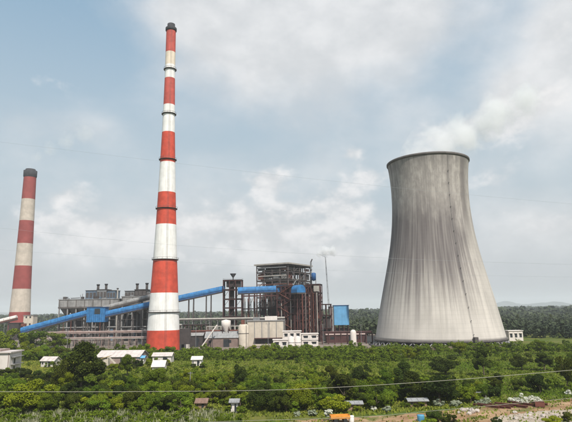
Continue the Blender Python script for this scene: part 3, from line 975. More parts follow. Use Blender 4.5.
# vent stack and blue tank on the right shoulder
Y = 438
t = thing('exhaust_stack', 'slim exhaust stack venting white steam on the boiler house shoulder', 'stack', (Xp(312.5, Y), Y, 0))
pipe(t, 'shaft', (0, 0, 0), (0, 0, Zp(312.5, 262, Y)), .65, 'grey_steel')
pipe(t, 'nozzle', (0, 0, Zp(312.5, 262, Y)), (1.2, 0, Zp(312.5, 259, Y)), .5, 'dark_steel')
for k_ in range(3): pipe(t, 'collar', (0, 0, 45 + 6 * k_), (0, 0, 45.5 + 6 * k_), 1.0, 'dark_steel')
Y = 434
t = thing('blowdown_tank', 'upright slate blue tank beside the exhaust stack', 'tank', (Xp(315, Y), Y, 0))
za, zb_ = Zp(315, 280, Y), Zp(315, 272.5, Y)
lathe('shell', [(0.05, za - .8), (1.9, za), (1.9, zb_ - .8), (1.2, zb_ - .2), (.05, zb_)], 'blue_wall', t, 24)
for sx in (-1, 1): bar(t, 'leg', (sx * 1.6, 0, 0), (sx * 1.6, 0, za + .5), .4, 'brown_steel')

# leaning crane boom
Y = 450
t = thing('crane_boom', 'thin leaning lattice crane boom right of the boiler house', 'crane', (Xp(331, Y), Y, 0))
b0 = Vector((0, 0, 0)); b1 = Vector((Xp(327.5, Y) - Xp(331, Y), 0, Zp(327.5, 257, Y)))
offs = [Vector((-.6, -.6, 0)), Vector((.6, -.6, 0)), Vector((.6, .6, 0)), Vector((-.6, .6, 0))]
for q in offs: bar(t, 'chord', b0 + q, b1 + q * .35, .24, 'grey_steel')
for i in range(26):
    f0, f1 = i / 26, (i + 1) / 26
    k_ = i % 4
    bar(t, 'lacing', b0.lerp(b1, f0) + offs[k_] * (1 - .65 * f0), b0.lerp(b1, f1) + offs[(k_ + 1) % 4] * (1 - .65 * f1), .14, 'grey_steel')
bar(t, 'jib', b1, b1 + Vector((-6.5, 0, 3.0)), .25, 'grey_steel')
box(t, 'crane_cab', (0, 0, 1.6), (3.2, 5, 3.2), 'ochre')

# blue clad shed on legs
Y = 445
x0, x1 = Xp(334.5, Y), Xp(349.5, Y)
zt, zb_ = Zp(342, 305.5, Y), Zp(342, 325, Y)
t = thing('blue_shed', 'light blue clad shed on short legs right of the boiler house', 'shed', ((x0 + x1) / 2, Y + 5, 0))
W_ = x1 - x0
box(t, 'cladding', (0, 0, (zt + zb_) / 2), (W_, 10, zt - zb_), 'blue_clad')
for i in range(10): box(t, 'cladding_rib', (-W_ / 2 + W_ * (i + .5) / 10, -5.05, (zt + zb_) / 2), (.25, .14, zt - zb_ - .4), 'blue_clad')
box(t, 'roof', (0, 0, zt + .2), (W_ + .8, 10.8, .4), 'blue_wall')
for sx in (-1, -.33, .33, 1):
    for sy in (-1, 1): box(t, 'leg', (sx * (W_ / 2 - .5), sy * 4.4, zb_ / 2), (.6, .6, zb_), 'brown_steel')
box(t, 'undercroft', (0, 1, zb_ * .4), (W_ * .8, 6, zb_ * .78), 'casing')
x0, x1 = Xp(329.5, Y), Xp(334, Y)
t = thing('stair_tower', 'narrow off-white stair tower against the light blue shed', 'tower', ((x0 + x1) / 2, Y + 2, 0))
zt = Zp(332, 307, Y)
box(t, 'wall', (0, 0, zt / 2), (x1 - x0 - .2, 6, zt), 'concrete')
box(t, 'roof_slab', (0, 0, zt + .2), (x1 - x0 + .1, 6.5, .4), 'concrete_dark')
for j in range(4): box(t, 'window', (0, -3.02, 6 + 5 * j), (1.4, .1, 1.6), 'glass_dark')

# cream hall, silo, white buildings in front
Y = 395
x0, x1 = Xp(247, Y), Xp(284, Y)
zt = Zp(265, 321, Y)
t = thing('switchgear_hall', 'long cream flat-roofed hall with a dark canopy below the boiler house', 'building', ((x0 + x1) / 2, Y + 8, 0))
W_ = x1 - x0
box(t, 'wall', (0, 0, zt / 2), (W_, 16, zt), 'cream_wall')
box(t, 'roof_slab', (0, 0, zt + .3), (W_ + 1, 17, .6), 'concrete')
for i in range(6): box(t, 'pilaster', (-W_ / 2 + W_ * (i + .0) / 5 * .98 + .3, -8.1, zt / 2), (.5, .3, zt - .3), 'concrete')
box(t, 'canopy', (2, -9.4, zt * .30), (W_ * .75, 2.8, .5), 'brown_steel')
box(t, 'shopfront', (2, -8.1, zt * .17), (W_ * .7, .3, 3.2), 'casing')
box(t, 'roof_unit', (4, -2, zt + 2.0), (9, 5, 2.8), 'plaster')
box(t, 'roof_unit', (-7, 1, zt + 1.6), (5, 4, 2.0), 'grey_steel')
Y = 388
t = thing('ash_silo', 'round cream silo with a red-brown head left of the cream hall', 'silo', (Xp(243.5, Y), Y, 0))
zt = Zp(243, 325, Y)
lathe('shell', [(3.7, 0), (3.7, zt - .6), (2.6, zt + .5), (.05, zt + .6)], 'cream_wall', t, 32)
box(t, 'head_house', (-.4, 0, zt + 2.0), (2.4, 2.4, 3.2), 'rust')
lathe('band', [(3.72, zt * .6), (3.82, zt * .6), (3.82, zt * .6 + .4), (3.72, zt * .6 + .4)], 'concrete_dark', t, 32)
bar(t, 'ladder', (2.2, -3.2, 0), (2.2, -3.2, zt), .35, 'dark_steel', .1)
Y = 376


def block_house(label, pa, pb, ytop, Y, dep, m, floors, nw, seed=0, canopy=True):
    x0, x1 = Xp(pa, Y), Xp(pb, Y); zt = Zp((pa + pb) / 2, ytop, Y)
    t = thing('plant_building', label, 'building', ((x0 + x1) / 2, Y + dep / 2, 0))
    W_ = x1 - x0
    box(t, 'wall', (0, 0, zt / 2), (W_, dep, zt), m)
    box(t, 'roof_slab', (0, 0, zt + .22), (W_ + .9, dep + .9, .44), 'plaster')
    for j in range(floors):
        z = zt * (j + .55) / floors
        for i in range(nw):
            wn = box(t, 'window', (-W_ / 2 + W_ * (i + .5) / nw, -dep / 2 - .02, z), (W_ / nw * .5, .14, zt / floors * .36), 'glass_dark')
            box(t, 'sunshade', (-W_ / 2 + W_ * (i + .5) / nw, -dep / 2 - .3, z + zt / floors * .24), (W_ / nw * .62, .7, .15), 'plaster')
        if j: box(t, 'floor_band', (0, -dep / 2 - .1, zt * j / floors), (W_ + .1, .25, .4), 'concrete')
    return t


block_house('white two-storey plant office at the foot of the brown steelwork', 283, 301, 331.5, 378, 10, 'plaster', 2, 3)
block_house('white stepped plant block right of the white plant office', 301.5, 318, 334, 380, 10, 'plaster', 2, 2)
block_house('low white block in front of the cream hall', 273, 288, 340, 366, 7, 'plaster', 1, 2)
# white water tanks
for i, px in enumerate((291, 297.5)):
    Y = 366
    t = thing('water_tank', ['round white tank in front of the plant office, the left of two', 'round white tank in front of the plant office, the right of two'][i], 'tank', (Xp(px, Y), Y, 0))
    lathe('shell', [(2.0, 0), (2.0, 7.2), (.05, 7.9)], 'plaster', t, 28)
    lathe('hoop', [(2.02, 3.4), (2.1, 3.4), (2.1, 3.7), (2.02, 3.7)], 'grey_steel', t, 28)


# pipe racks
def pipe_rack(label, pa, pb, Y, z, pipes, nb, m='concrete', side_m='dark_steel', grp=None):
    x0, x1 = Xp(pa, Y), Xp(pb, Y)
    t = thing('pipe_rack', label, 'pipe rack', ((x0 + x1) / 2, Y, 0), 0, grp)
    W_ = x1 - x0
    for i in range(nb + 1):
        x = -W_ / 2 + W_ * i / nb
        for s in (-1, 1): box(t, 'post', (x, s * 1.6, z / 2), (.5, .5, z), m)
        box(t, 'crossbeam', (x, 0, z - .3), (.5, 4.4, .6), m)
    for s in (-1, 1):
        bar(t, 'girder', (-W_ / 2, s * 1.75, z + .1), (W_ / 2, s * 1.75, z + .1), .45, side_m)
    for i, (r, pm) in enumerate(pipes):
        y = -1.4 + 2.8 * i / max(1, len(pipes) - 1)
        pipe(t, 'pipe', (-W_ / 2, y, z + .35 + r), (W_ / 2, y, z + .35 + r), r, pm)
    return t


pipe_rack('long pale pipe rack running under the blue conveyor to the cream hall', 176, 285, 412, Zp(220, 320, 412), [(.7, 'pale_steel'), (.5, 'rust'), (.6, 'pale_steel')], 13)
pipe_rack('low brown pipe rack right of the tall chimney', 178, 240, 396, Zp(210, 332, 396), [(.5, 'rust'), (.45, 'pale_steel'), (.5, 'rust')], 9, 'wall_brown', 'brown_steel')
pipe_rack('upper pink-brown pipe rack left of the tall chimney', 40, 152, 418, Zp(90, 333, 418), [(.6, 'rose_tin'), (.5, 'pale_steel'), (.5, 'rose_tin')], 15, 'concrete_dark', 'rose_tin')
pipe_rack('lower pale pipe rack left of the tall chimney', 36, 150, 392, Zp(90, 339, 392), [(.5, 'rose_tin'), (.45, 'pale_steel')], 17, 'wall_brown', 'pale_steel')
pipe_rack('dark pipe rack between the blue shed and the cooling tower', 322, 372, 398, Zp(350, 333, 398), [(.55, 'brown_steel'), (.45, 'rust')], 8, 'brown_steel', 'brown_steel')
pipe_rack('short grey pipe rack behind the foot of the tall chimney', 150, 182, 400, Zp(165, 326, 400), [(.5, 'pale_steel'), (.5, 'grey_steel')], 5)


def shed(label, pa, pb, Y, zw, hr, dep, roof, wall, rz=0.0, name='shed', opening=True, cat='shed'):
    x0, x1 = Xp(pa, Y), Xp(pb, Y)
    t = thing(name, label, cat, ((x0 + x1) / 2, Y + dep / 2, 0), rz)
    W_ = (x1 - x0) / max(.5, math.cos(rz))
    box(t, 'wall', (0, 0, zw / 2), (W_ - .3, dep - .3, zw), wall)
    Vg = [(sx * (W_ / 2 - .15), y, z) for sx in (-1, 1) for (y, z) in ((-dep / 2 + .15, zw), (dep / 2 - .15, zw), (0, zw + hr * .95))]
    mesh('gable_wall', Vg, [(0, 2, 1), (3, 4, 5), (0, 1, 4, 3), (0, 3, 5, 2), (1, 2, 5, 4)], wall, t)
    rf = gable(t, 'roof', W_, dep, zw, hr, roof)
    nr = max(3, int(W_ / 2.2))
    for i in range(nr):
        x = -W_ / 2 + W_ * (i + .5) / nr
        bar(rf, 'roof_seam', (x, -dep / 2 - .3, zw + .12), (x, -.05, zw + hr + .17), .10, roof)
    if opening:
        box(t, 'doorway', (W_ * .15, -dep / 2 + .1, zw * .42), (W_ * .18, .2, zw * .82), 'glass_dark')
        for i in (-1, 1): box(t, 'window', (W_ * .3 * i - W_ * .05, -dep / 2 + .1, zw * .6), (W_ * .09, .2, zw * .3), 'glass_dark')
    return t


shed('brown-grey coal shed with an opening among the pipe racks', 205, 238, 385, 6.5, 4.0, 14, 'asbestos', 'wall_brown')
shed('small dark workshop left of the coal shed', 186, 203, 390, 8.0, 2.2, 10, 'concrete', 'casing')
shed('pale low store against the foot of the tall chimney', 174, 188, 372, 7.2, 2.0, 8, 'concrete', 'plaster')
# inclined pale chute of the coal shed
t = thing('coal_chute', 'pale inclined chute leaning over the brown-grey coal shed', 'chute', (Xp(212, 380), 380, 0))
bar(t, 'trough', (-7, 0, 1.0), (3.5, 0, 15.5), 1.3, 'plaster', .8)
for f in (.35, .7):
    bar(t, 'prop', (-7 + 10.5 * f, -.6, 0), (-7 + 10.5 * f, -.6, 1 + 14.5 * f - .6), .3, 'dark_steel')
    bar(t, 'prop', (-7 + 10.5 * f, .6, 0), (-7 + 10.5 * f, .6, 1 + 14.5 * f - .6), .3, 'dark_steel')
t = thing('hopper_bin', 'white tapered hopper bin above the coal shed', 'hopper', (Xp(226, 392), 392, 0))
lathe('bin', [(.8, 9.5), (3.4, 14.5), (3.4, 18.2), (.05, 19.0)], 'plaster', t, 24)
for a in (45, 135, 225, 315): bar(t, 'leg', (3 * math.cos(R(a)), 3 * math.sin(R(a)), 0), (3 * math.cos(R(a)), 3 * math.sin(R(a)), 15), .35, 'brown_steel')
Y = 402
x0, x1 = Xp(180, Y), Xp(207, Y); zt = Zp(193, 324.5, Y)
t = thing('pump_gantry', 'low tangled brown steel gantry right of the tall chimney foot', 'steelwork', ((x0 + x1) / 2, Y + 4, 0))
frame(t, x1 - x0, 8, [zt * .4, zt * .72, zt], 5, 1, 'brown_steel', .45, True, True, 'dark_steel')
rr_ = random.Random(9)
for i in range(9):
    x = (x1 - x0) * (rr_.random() - .5) * .9
    if i % 3: pipe(t, 'pipe', (x, -4.5, 1), (x + rr_.uniform(-4, 4), -4.5, zt * rr_.uniform(.5, 1)), .3, rr_.choice(['pale_steel', 'plaster', 'rust']))
    else: box(t, 'vessel', (x, -1, zt * .55), (3.0, 3, zt * .25), rr_.choice(['plaster', 'casing', 'slate_blue']))
Y = 398
x0, x1 = Xp(206, Y), Xp(239, Y); zt = Zp(222, 326, Y)
t = thing('conveyor_trestle', 'pale tangled trestle standing behind the coal shed', 'steelwork', ((x0 + x1) / 2, Y + 6, 0))
frame(t, x1 - x0, 6, [zt * .5, zt], 7, 1, 'pale_steel', .4, False, True)
for i in range(6):
    x = (x1 - x0) * (i / 5 - .5) * .9
    bar(t, 'strut', (x, -3.4, 0), (x + rr_.uniform(-3, 3), -3.4, zt * rr_.uniform(.7, 1.05)), .35, rr_.choice(['pale_steel', 'plaster', 'rust']))
    box(t, 'vessel', (x, 0, zt * .35), (2.4, 3, zt * .4), rr_.choice(['casing', 'wall_brown', 'grey_steel']))
shed('long rust-walled store between the blue shed and the cooling tower', 326, 366, 412, 6.0, 2.0, 12, 'rose_tin', 'brown_steel')
block_house('small white pump house right of the cooling tower foot', 508.5, 522.5, 331.0, 400, 8, 'plaster', 1, 3)

for k_, (px, Y, h_, lab) in enumerate([(68, 385, 15, 'lamp mast before the left end of the long precipitator block'), (142, 380, 14, 'lamp mast just left of the tall chimney'), (196, 378, 14, 'lamp mast beside the dark workshop'),
                                        (268, 372, 16, 'lamp mast before the cream hall'), (323, 374, 15, 'lamp mast right of the white plant blocks'), (361, 380, 14, 'lamp mast near the left foot of the cooling tower'), (4, 430, 18, 'lamp mast at the far left edge of the plant')]):
    t = thing('lamp_mast', lab, 'lamp mast', (Xp(px, Y), Y, 0))
    pipe(t, 'shaft', (0, 0, 0), (0, 0, h_), .16, 'grey_steel', 8)
    bar(t, 'arm', (-1.2, 0, h_), (1.2, 0, h_), .14, 'grey_steel')
    for s_ in (-1, 1): box(t, 'lamp_head', (s_ * 1.2, -.1, h_ - .1), (.7, .5, .2), 'dark_steel')

# boundary wall of the plant, one thing, panels and posts as parts
t = thing('compound_wall', 'low brown boundary wall running along the whole plant edge', 'wall')
pts = [Vector((-330, 352)), Vector((-200, 343)), Vector((-90, 334)), Vector((20, 326)), Vector((120, 322)), Vector((190, 325)), Vector((250, 340))]
for a, b in zip(pts, pts[1:]):
    d = b - a; nseg = int(d.length / 9); ang = math.atan2(d.y, d.x)
    for i in range(nseg):
        c = a + d * ((i + .5) / nseg)
        box(t, 'wall_panel', (c.x, c.y, 1.15), (d.length / nseg - .35, .25, 2.3), 'wall_brown', ang)
        p_ = a + d * (i / nseg)
        box(t, 'post', (p_.x, p_.y, 1.25), (.4, .4, 2.5), 'concrete_dark', ang)

# ------------------------------------------------------------------ village buildings in the scrub
p = G(11, 376)
t = thing('house', 'white two-storey house with flat roof at the left edge', 'house', (p.x - 14.5, p.y + 6, 0), R(4))
W_ = 25.0
hh = 9.2
box(t, 'wall', (0, 0, hh / 2), (W_, 12, hh), 'plaster')
box(t, 'roof_slab', (0, 0, hh + .25), (W_ + 1.4, 13.4, .5), 'tin_roof')
box(t, 'parapet', (-2, 1, hh + .9), (W_ - 6, 9, .8), 'rose_tin')
for j in range(2):
    for i in range(3): 
        box(t, 'window', (-9 + 6 * i, -6.02, 2.4 + 4.4 * j), (1.5, .12, 1.5), 'glass_dark')
        box(t, 'sunshade', (-9 + 6 * i, -6.3, 3.4 + 4.4 * j), (2.0, .6, .15), 'plaster')
for j in range(3): box(t, 'balcony_slab', (W_ / 2 + .8, 0, 1.4 + 3.0 * j), (1.7, 9, .25), 'concrete')
for j in range(2): box(t, 'door', (W_ / 2 + .03, -1, 2.4 + 3.2 * j), (.1, 1.4, 2.2), 'glass_dark')
pipe(t, 'rain_pipe', (W_ / 2 - .4, -6.15, 0), (W_ / 2 - .4, -6.15, hh), .12, 'wall_brown')

p = G(120, 368)
shed('large tin-roofed shed in the scrub below the precipitators', 98, 142, p.y + 18, 3.6, 2.6, 13, 'tin_roof', 'rose_tin', R(-5))
p = G(106, 370)
t = thing('timber_frame', 'cream timber lean-to with a diagonal prop before the tin shed', 'lean-to', (p.x, p.y + 4, 0))
box(t, 'wall', (-2.2, 1.5, 2.2), (3.2, 3, 4.4), 'cream_wall')
mesh('roof', [(-4.4, -.6, 4.3), (-.2, -.6, 5.6), (-.2, 3.6, 5.6), (-4.4, 3.6, 4.3), (-4.4, -.6, 4.5), (-.2, -.6, 5.8), (-.2, 3.6, 5.8), (-4.4, 3.6, 4.5)],
     [(0, 3, 2, 1), (4, 5, 6, 7), (0, 1, 5, 4), (1, 2, 6, 5), (2, 3, 7, 6), (3, 0, 4, 7)], 'ochre', t)
bar(t, 'prop', (-.2, -.5, 5.4), (5.2, -.5, .2), .55, 'cream_wall')
bar(t, 'post', (-.5, -.5, 0), (-.5, -.5, 5.4), .4, 'cream_wall')
shed('narrow white roofed shed half hidden in trees near the left edge', 43, 58, G(50, 367).y, 3.0, 1.6, 5, 'tin_roof', 'plaster', R(-14))
shed('white cottage with low tin roof left of the two white huts', 153, 172, G(160, 363).y, 3.4, 1.4, 7, 'tin_roof', 'plaster')
shed('small white gabled hut in front of the white cottage', 153, 165, G(158, 370).y, 1.6, 2.2, 6, 'plaster', 'plaster', opening=False)
shed('small white hut among bushes right of the white cottage', 192, 202, G(197, 366).y, 3.0, 1.2, 5, 'plaster', 'plaster')
shed('tiny pale blue-roofed hut half buried in the near thicket', 230.5, 238, G(235, 413).y, 2.6, .5, 3, 'asbestos', 'plaster')
shed('low brown-roofed hut sunk in the near thicket', 197, 207, G(202, 409).y, 1.6, .7, 4, 'brown_roof', 'timber')
shed('small pale blue shed at the left edge of the tin cottage clearing', 139, 145, G(142, 364).y, 3.0, .8, 4, 'blue_clad', 'plaster')
shed('low grey sheet-roofed lean-to beside the dirt track', 345, 359, G(352, 411).y, 1.7, .4, 3, 'asbestos', 'timber')
shed('long grey sheet-roofed shelter under the dark thicket', 405, 423, G(413, 407).y, 1.5, .4, 3, 'asbestos', 'timber')


def lump(name, label, cat, loc, s, m, seed, grp=None):
    """an uneven stone or mound: jittered, flattened icosphere-like lathe"""
    r = random.Random(seed)
    nu, nv = 14, 8
    V, F = [], []
    ph = [r.uniform(0, 6.28) for _ in range(5)]
    for j in range(nv + 1):
        th = math.pi * j / nv
        for i in range(nu):
            a = 2 * math.pi * i / nu
            q = 1 + .16 * math.sin(3 * a + ph[0] + th) + .10 * math.sin(5 * a + ph[1]) * math.sin(3 * th + ph[2]) + r.uniform(-.06, .06)
            V.append((s[0] * q * math.sin(th) * math.cos(a), s[1] * q * math.sin(th) * math.sin(a), s[2] * (math.cos(th) * q + .35)))
    for j in range(nv):
        F += [(j * nu + i, (j + 1) * nu + i, (j + 1) * nu + (i + 1) % nu, j * nu + (i + 1) % nu) for i in range(nu)]
    o = mesh(name, V, F, m, None, loc, rz=r.uniform(0, 6))
    return tag(o, label, cat, grp)


p = G(398, 357)
lump('boulder', 'bright white rounded boulder in the field below the cooling tower', 'boulder', (p.x, p.y, .6), (2.3, 1.8, 1.3), 'plaster', 1)
p = G(385, 356)
lump('boulder', 'smaller pinkish boulder left of the bright white one', 'boulder', (p.x, p.y, .4), (1.3, 1.1, 1.0), 'stone', 2)
p = G(352.5, 334)
p = P(352.5, 332, 396)
t = thing('domed_tank', 'small white domed tank beside the dark pipe rack', 'tank', (p.x, 392, 0))
lathe('shell', [(2.2, 0), (2.2, 8.4), (1.8, 9.5), (1.0, 10.2), (.05, 10.4)], 'plaster', t, 24)

# rusty steel lying by the track
for k_ in range(11):
    f = k_ / 10
    p = G(486 + 50 * f, 407.5 - 3.5 * f + random.uniform(-.7, .7))
    a = R(-47 + random.uniform(-6, 6))
    L = random.uniform(5.5, 8.0)
    t = thing('steel_beam', 'rusty red steel beam lying slanted beside the dirt track', 'beam', (p.x, p.y, .05), a, 'rusty beams dumped by the track')
    h = random.uniform(.3, .45)
    box(t, 'web', (0, 0, h / 2 + .06), (L, .10, h), 'rust')
    box(t, 'flange', (0, 0, .06), (L, .32, .08), 'rust')
    box(t, 'flange', (0, 0, h + .06), (L, .32, .08), 'rust')
p = G(540, 407)
t = thing('steel_frame', 'dark rust skip-like frame at the right end of the steel beams', 'frame', (p.x, p.y, 0), R(-20))
for s in (-1, 1):
    box(t, 'side', (0, s * .9, .7), (2.2, .12, 1.1), 'rust')
    box(t, 'end', (s * 1.04, 0, .7), (.12, 1.7, 1.08), 'rust')
# stones
for i, (px, py, s) in enumerate([(463, 411.5, .8), (467, 410.5, .55), (472, 413, 1.0), (477, 412, .7), (469, 414.5, .6), (459, 413.5, .5)]):
    p = G(px, py)
    lump('rock', 'pinkish-white rock in the heap left of the rusty beams', 'rock', (p.x, p.y, .15 * s), (s, s * .8, s * .7), 'stone', 20 + i, 'rocks heaped by the track')
for i in range(14):
    p = G(random.uniform(508, 562), random.uniform(413, 420)); s = random.uniform(.25, .6)
    lump('rubble_stone', 'loose pale stone on the rubble patch at the bottom right', 'stone', (p.x, p.y, .05), (s, s * .8, s * .6), 'stone', 50 + i, 'loose stones on the rubble patch')
# slab over the pale mound
p = G(481, 400)
t = thing('concrete_slab', 'flat pale concrete slab propped on the pale bush mound', 'slab', (p.x, p.y + 2, 0), R(8))
box(t, 'slab', (0, 0, 1.9), (4.6, 2.0, .22), 'asbestos')
for s in (-1, 1): box(t, 'prop', (s * 1.9, 0, .9), (.3, 1.4, 1.8), 'stone')

# orange cart with a white drum, blue drum
p = G(340, 422)
t = thing('farm_trailer', 'orange flat trailer with low sides at the bottom edge', 'trailer', (p.x, p.y, 0), R(6))
box(t, 'bed', (0, 0, .95), (4.4, 1.9, .18), 'orange_paint')
for s in (-1, 1):
    box(t, 'side_board', (0, s * .95, 1.3), (4.4, .08, .55), 'orange_paint')
    box(t, 'end_board', (s * 2.16, 0, 1.3), (.08, 1.82, .54), 'orange_paint')
    for x in (-1.1, 1.1):
        wl = pipe(t, 'wheel', (x, s * .85, .45), (x, s * 1.08, .45), .45, 'rubber', 20)
bar(t, 'drawbar', (-2.2, 0, .8), (-3.9, 0, .45), .14, 'dark_steel')
p = G(351.5, 422)
t = thing('drum', 'white upright drum at the right end of the orange trailer', 'drum', (p.x, p.y, 0))
lathe('barrel', [(.55, 0), (.6, .1), (.6, 1.3), (.55, 1.4), (.05, 1.4)], 'white_paint', t, 24)
p = G(421, 421)
t = thing('drum', 'teal blue drum on the dirt track at the bottom edge', 'drum', (p.x, p.y, 0))
lathe('barrel', [(.75, 0), (.8, .1), (.8, 1.2), (.75, 1.35), (.05, 1.35)], 'blue_tarp', t, 24)
p = G(84, 406)
t = thing('roof_sheet', 'pale metal sheet lying tilted in the bushes below the dark tree', 'sheet', (p.x, p.y, 1.2), R(10))
box(t, 'sheet', (0, 0, .4), (2.6, 1.6, .06), 'tin_roof')
bar(t, 'prop', (0, .5, -1.2), (0, .5, .4), .15, 'timber')

# ------------------------------------------------------------------ vegetation


def leaf_cloud(seed, rx, rz_, zc, n_leaf, size, nclump, flat=0.0, up=0.35):
    """leaf quads gathered in clumps through an uneven crown volume -> (verts, tone per quad)"""
    r = np.random.default_rng(seed)
    cc = []
    while len(cc) < nclump:
        q = r.uniform(-1, 1, 3)
        d = np.linalg.norm(q)
        if d < 1 and d > .25: cc.append(q)
    cc = np.array(cc)
    cc = cc * r.uniform(.8, 1.2, 3) + np.array([r.uniform(-.15, .15), r.uniform(-.15, .15), 0])
    cr = r.uniform(.17, .48, nclump)
    w_ = cr ** 2; w_ /= w_.sum()
    idx = r.choice(nclump, n_leaf, p=w_)
    d = r.normal(size=(n_leaf, 3)); d /= np.linalg.norm(d, axis=1)[:, None]
    rad_ = r.uniform(.55, 1.0, n_leaf) ** .6
    pos = cc[idx] + d * (cr[idx] * rad_)[:, None]
    pos[:, 2] = np.maximum(pos[:, 2], -1.0)
    pos = pos * np.array([rx, rx, rz_]) + np.array([0, 0, zc])
    nrm = d * .8 + r.normal(size=(n_leaf, 3)) * .55 + np.array([0, 0, up])
    nrm /= np.linalg.norm(nrm, axis=1)[:, None]
    ref = r.normal(size=(n_leaf, 3))
    a = np.cross(nrm, ref); a /= np.linalg.norm(a, axis=1)[:, None]
    b = np.cross(nrm, a)
    s = (size * r.uniform(.6, 1.35, n_leaf))[:, None]
    a, b = a * s * .5, b * s * .36
    quad = np.stack([pos - a, pos - b + a * .1, pos + a, pos + b - a * .1], 1)
    ct = r.uniform(0, 1, nclump)
    tone = np.clip(.42 * ct[idx] + .5 * r.uniform(0, 1, n_leaf) + .05, 0, 1)
    return quad, tone


def quad_mesh(name, quads, tone, m):
    n = len(quads)
    me = bpy.data.meshes.new(name)
    me.vertices.add(n * 4); me.loops.add(n * 4); me.polygons.add(n)
    me.vertices.foreach_set('co', quads.reshape(-1).astype(np.float32))
    me.loops.foreach_set('vertex_index', np.arange(n * 4, dtype=np.int32))
    me.polygons.foreach_set('loop_start', np.arange(0, n * 4, 4, dtype=np.int32))
    me.update(calc_edges=True)
    at = me.attributes.new('tone', 'FLOAT', 'FACE')
    at.data.foreach_set('value', tone.astype(np.float32))
    me.materials.append(MATS[m])
    return me


def trunk_mesh(seed, h, r0, zc, rx):
    r = random.Random(seed)
    V, F = [], []

    def limb(p0, p1, ra, rb, n=6):
        d = (Vector(p1) - Vector(p0)).normalized()
        s = d.orthogonal().normalized(); u = d.cross(s)
        o = len(V)
        for p, q in ((Vector(p0), ra), (Vector(p1), rb)):
            for i in range(n): V.append(p + (s * math.cos(6.2832 * i / n) + u * math.sin(6.2832 * i / n)) * q)
        for i in range(n): F.append((o + i, o + (i + 1) % n, o + n + (i + 1) % n, o + n + i))
    m1 = (r.uniform(-.2, .2), r.uniform(-.2, .2), h * .5)
    limb((0, 0, -.2), m1, r0, r0 * .75)
    for k_ in range(5):
        a = 6.2832 * k_ / 5 + r.uniform(-.4, .4)
        e = (rx * .55 * math.cos(a), rx * .55 * math.sin(a), zc + r.uniform(-.2, .9))
        limb(m1, e, r0 * .5, r0 * .18)
    limb(m1, (0, 0, zc + 1), r0 * .6, r0 * .2)
    me = bpy.data.meshes.new('trunk'); me.from_pydata(V, [], F); me.materials.append(MATS['bark']); me.update()
    return me


protos = []       # (root kind, crown mesh, trunk mesh, low quads, low tone, height, radius)


def proto(kind, seed, rx, rz_, zc, n_leaf, size, ncl, m):
    q, tn = leaf_cloud(seed, rx, rz_, zc, n_leaf, size, ncl)
    cm = quad_mesh('crown', q, tn, m)
    tm = trunk_mesh(seed, zc, .09 + rx * .035, zc, rx)
    ql, tl = leaf_cloud(seed + 500, rx, rz_, zc, 380, size * 2.3, max(9, int(ncl * .7)))
    protos.append(dict(kind=kind, crown=cm, trunk=tm, ql=ql, tl=tl, h=zc + rz_, r=rx))
    return len(protos) - 1


S_ROUND = [proto('shrub', 1, 2.1, 1.6, 1.7, 5200, .25, 15, 'leaf_green'), proto('shrub', 2, 2.4, 1.5, 1.6, 5600, .25, 17, 'leaf_green'), proto('shrub', 3, 1.9, 1.8, 1.9, 5000, .25, 14, 'leaf_green')]
S_DARK = [proto('shrub', 4, 2.3, 1.8, 1.9, 5400, .25, 16, 'leaf_dark'), proto('shrub', 5, 2.0, 1.7, 1.8, 5000, .25, 14, 'leaf_dark')]
S_BRIGHT = [proto('shrub', 6, 2.2, 1.3, 1.35, 4800, .25, 15, 'leaf_bright'), proto('shrub', 7, 2.5, 1.1, 1.2, 5000, .25, 17, 'leaf_bright')]
T_GREEN = [proto('tree', 8, 2.9, 2.4, 3.9, 8000, .28, 20, 'leaf_green'), proto('tree', 9, 2.5, 2.7, 4.2, 7600, .28, 18, 'leaf_green')]
T_DARK = [proto('tree', 10, 3.0, 2.6, 4.0, 8400, .28, 22, 'leaf_dark'), proto('tree', 12, 2.6, 2.9, 4.4, 8000, .28, 18, 'leaf_dark')]


def plant(pi, x, y, s, sz, rz_, label, group):
    pr = protos[pi]
    nm = 'shrub' if pr['kind'] == 'shrub' else 'small_tree'
    t = thing(nm, label, pr['kind'], (x, y, 0), rz_, group)
    t.scale = (s, s, sz)
    link(bpy.data.objects.new('foliage' if nm == 'shrub' else 'crown', pr['crown']), t)
    link(bpy.data.objects.new('stem' if nm == 'shrub' else 'trunk', pr['trunk']), t)
    return t


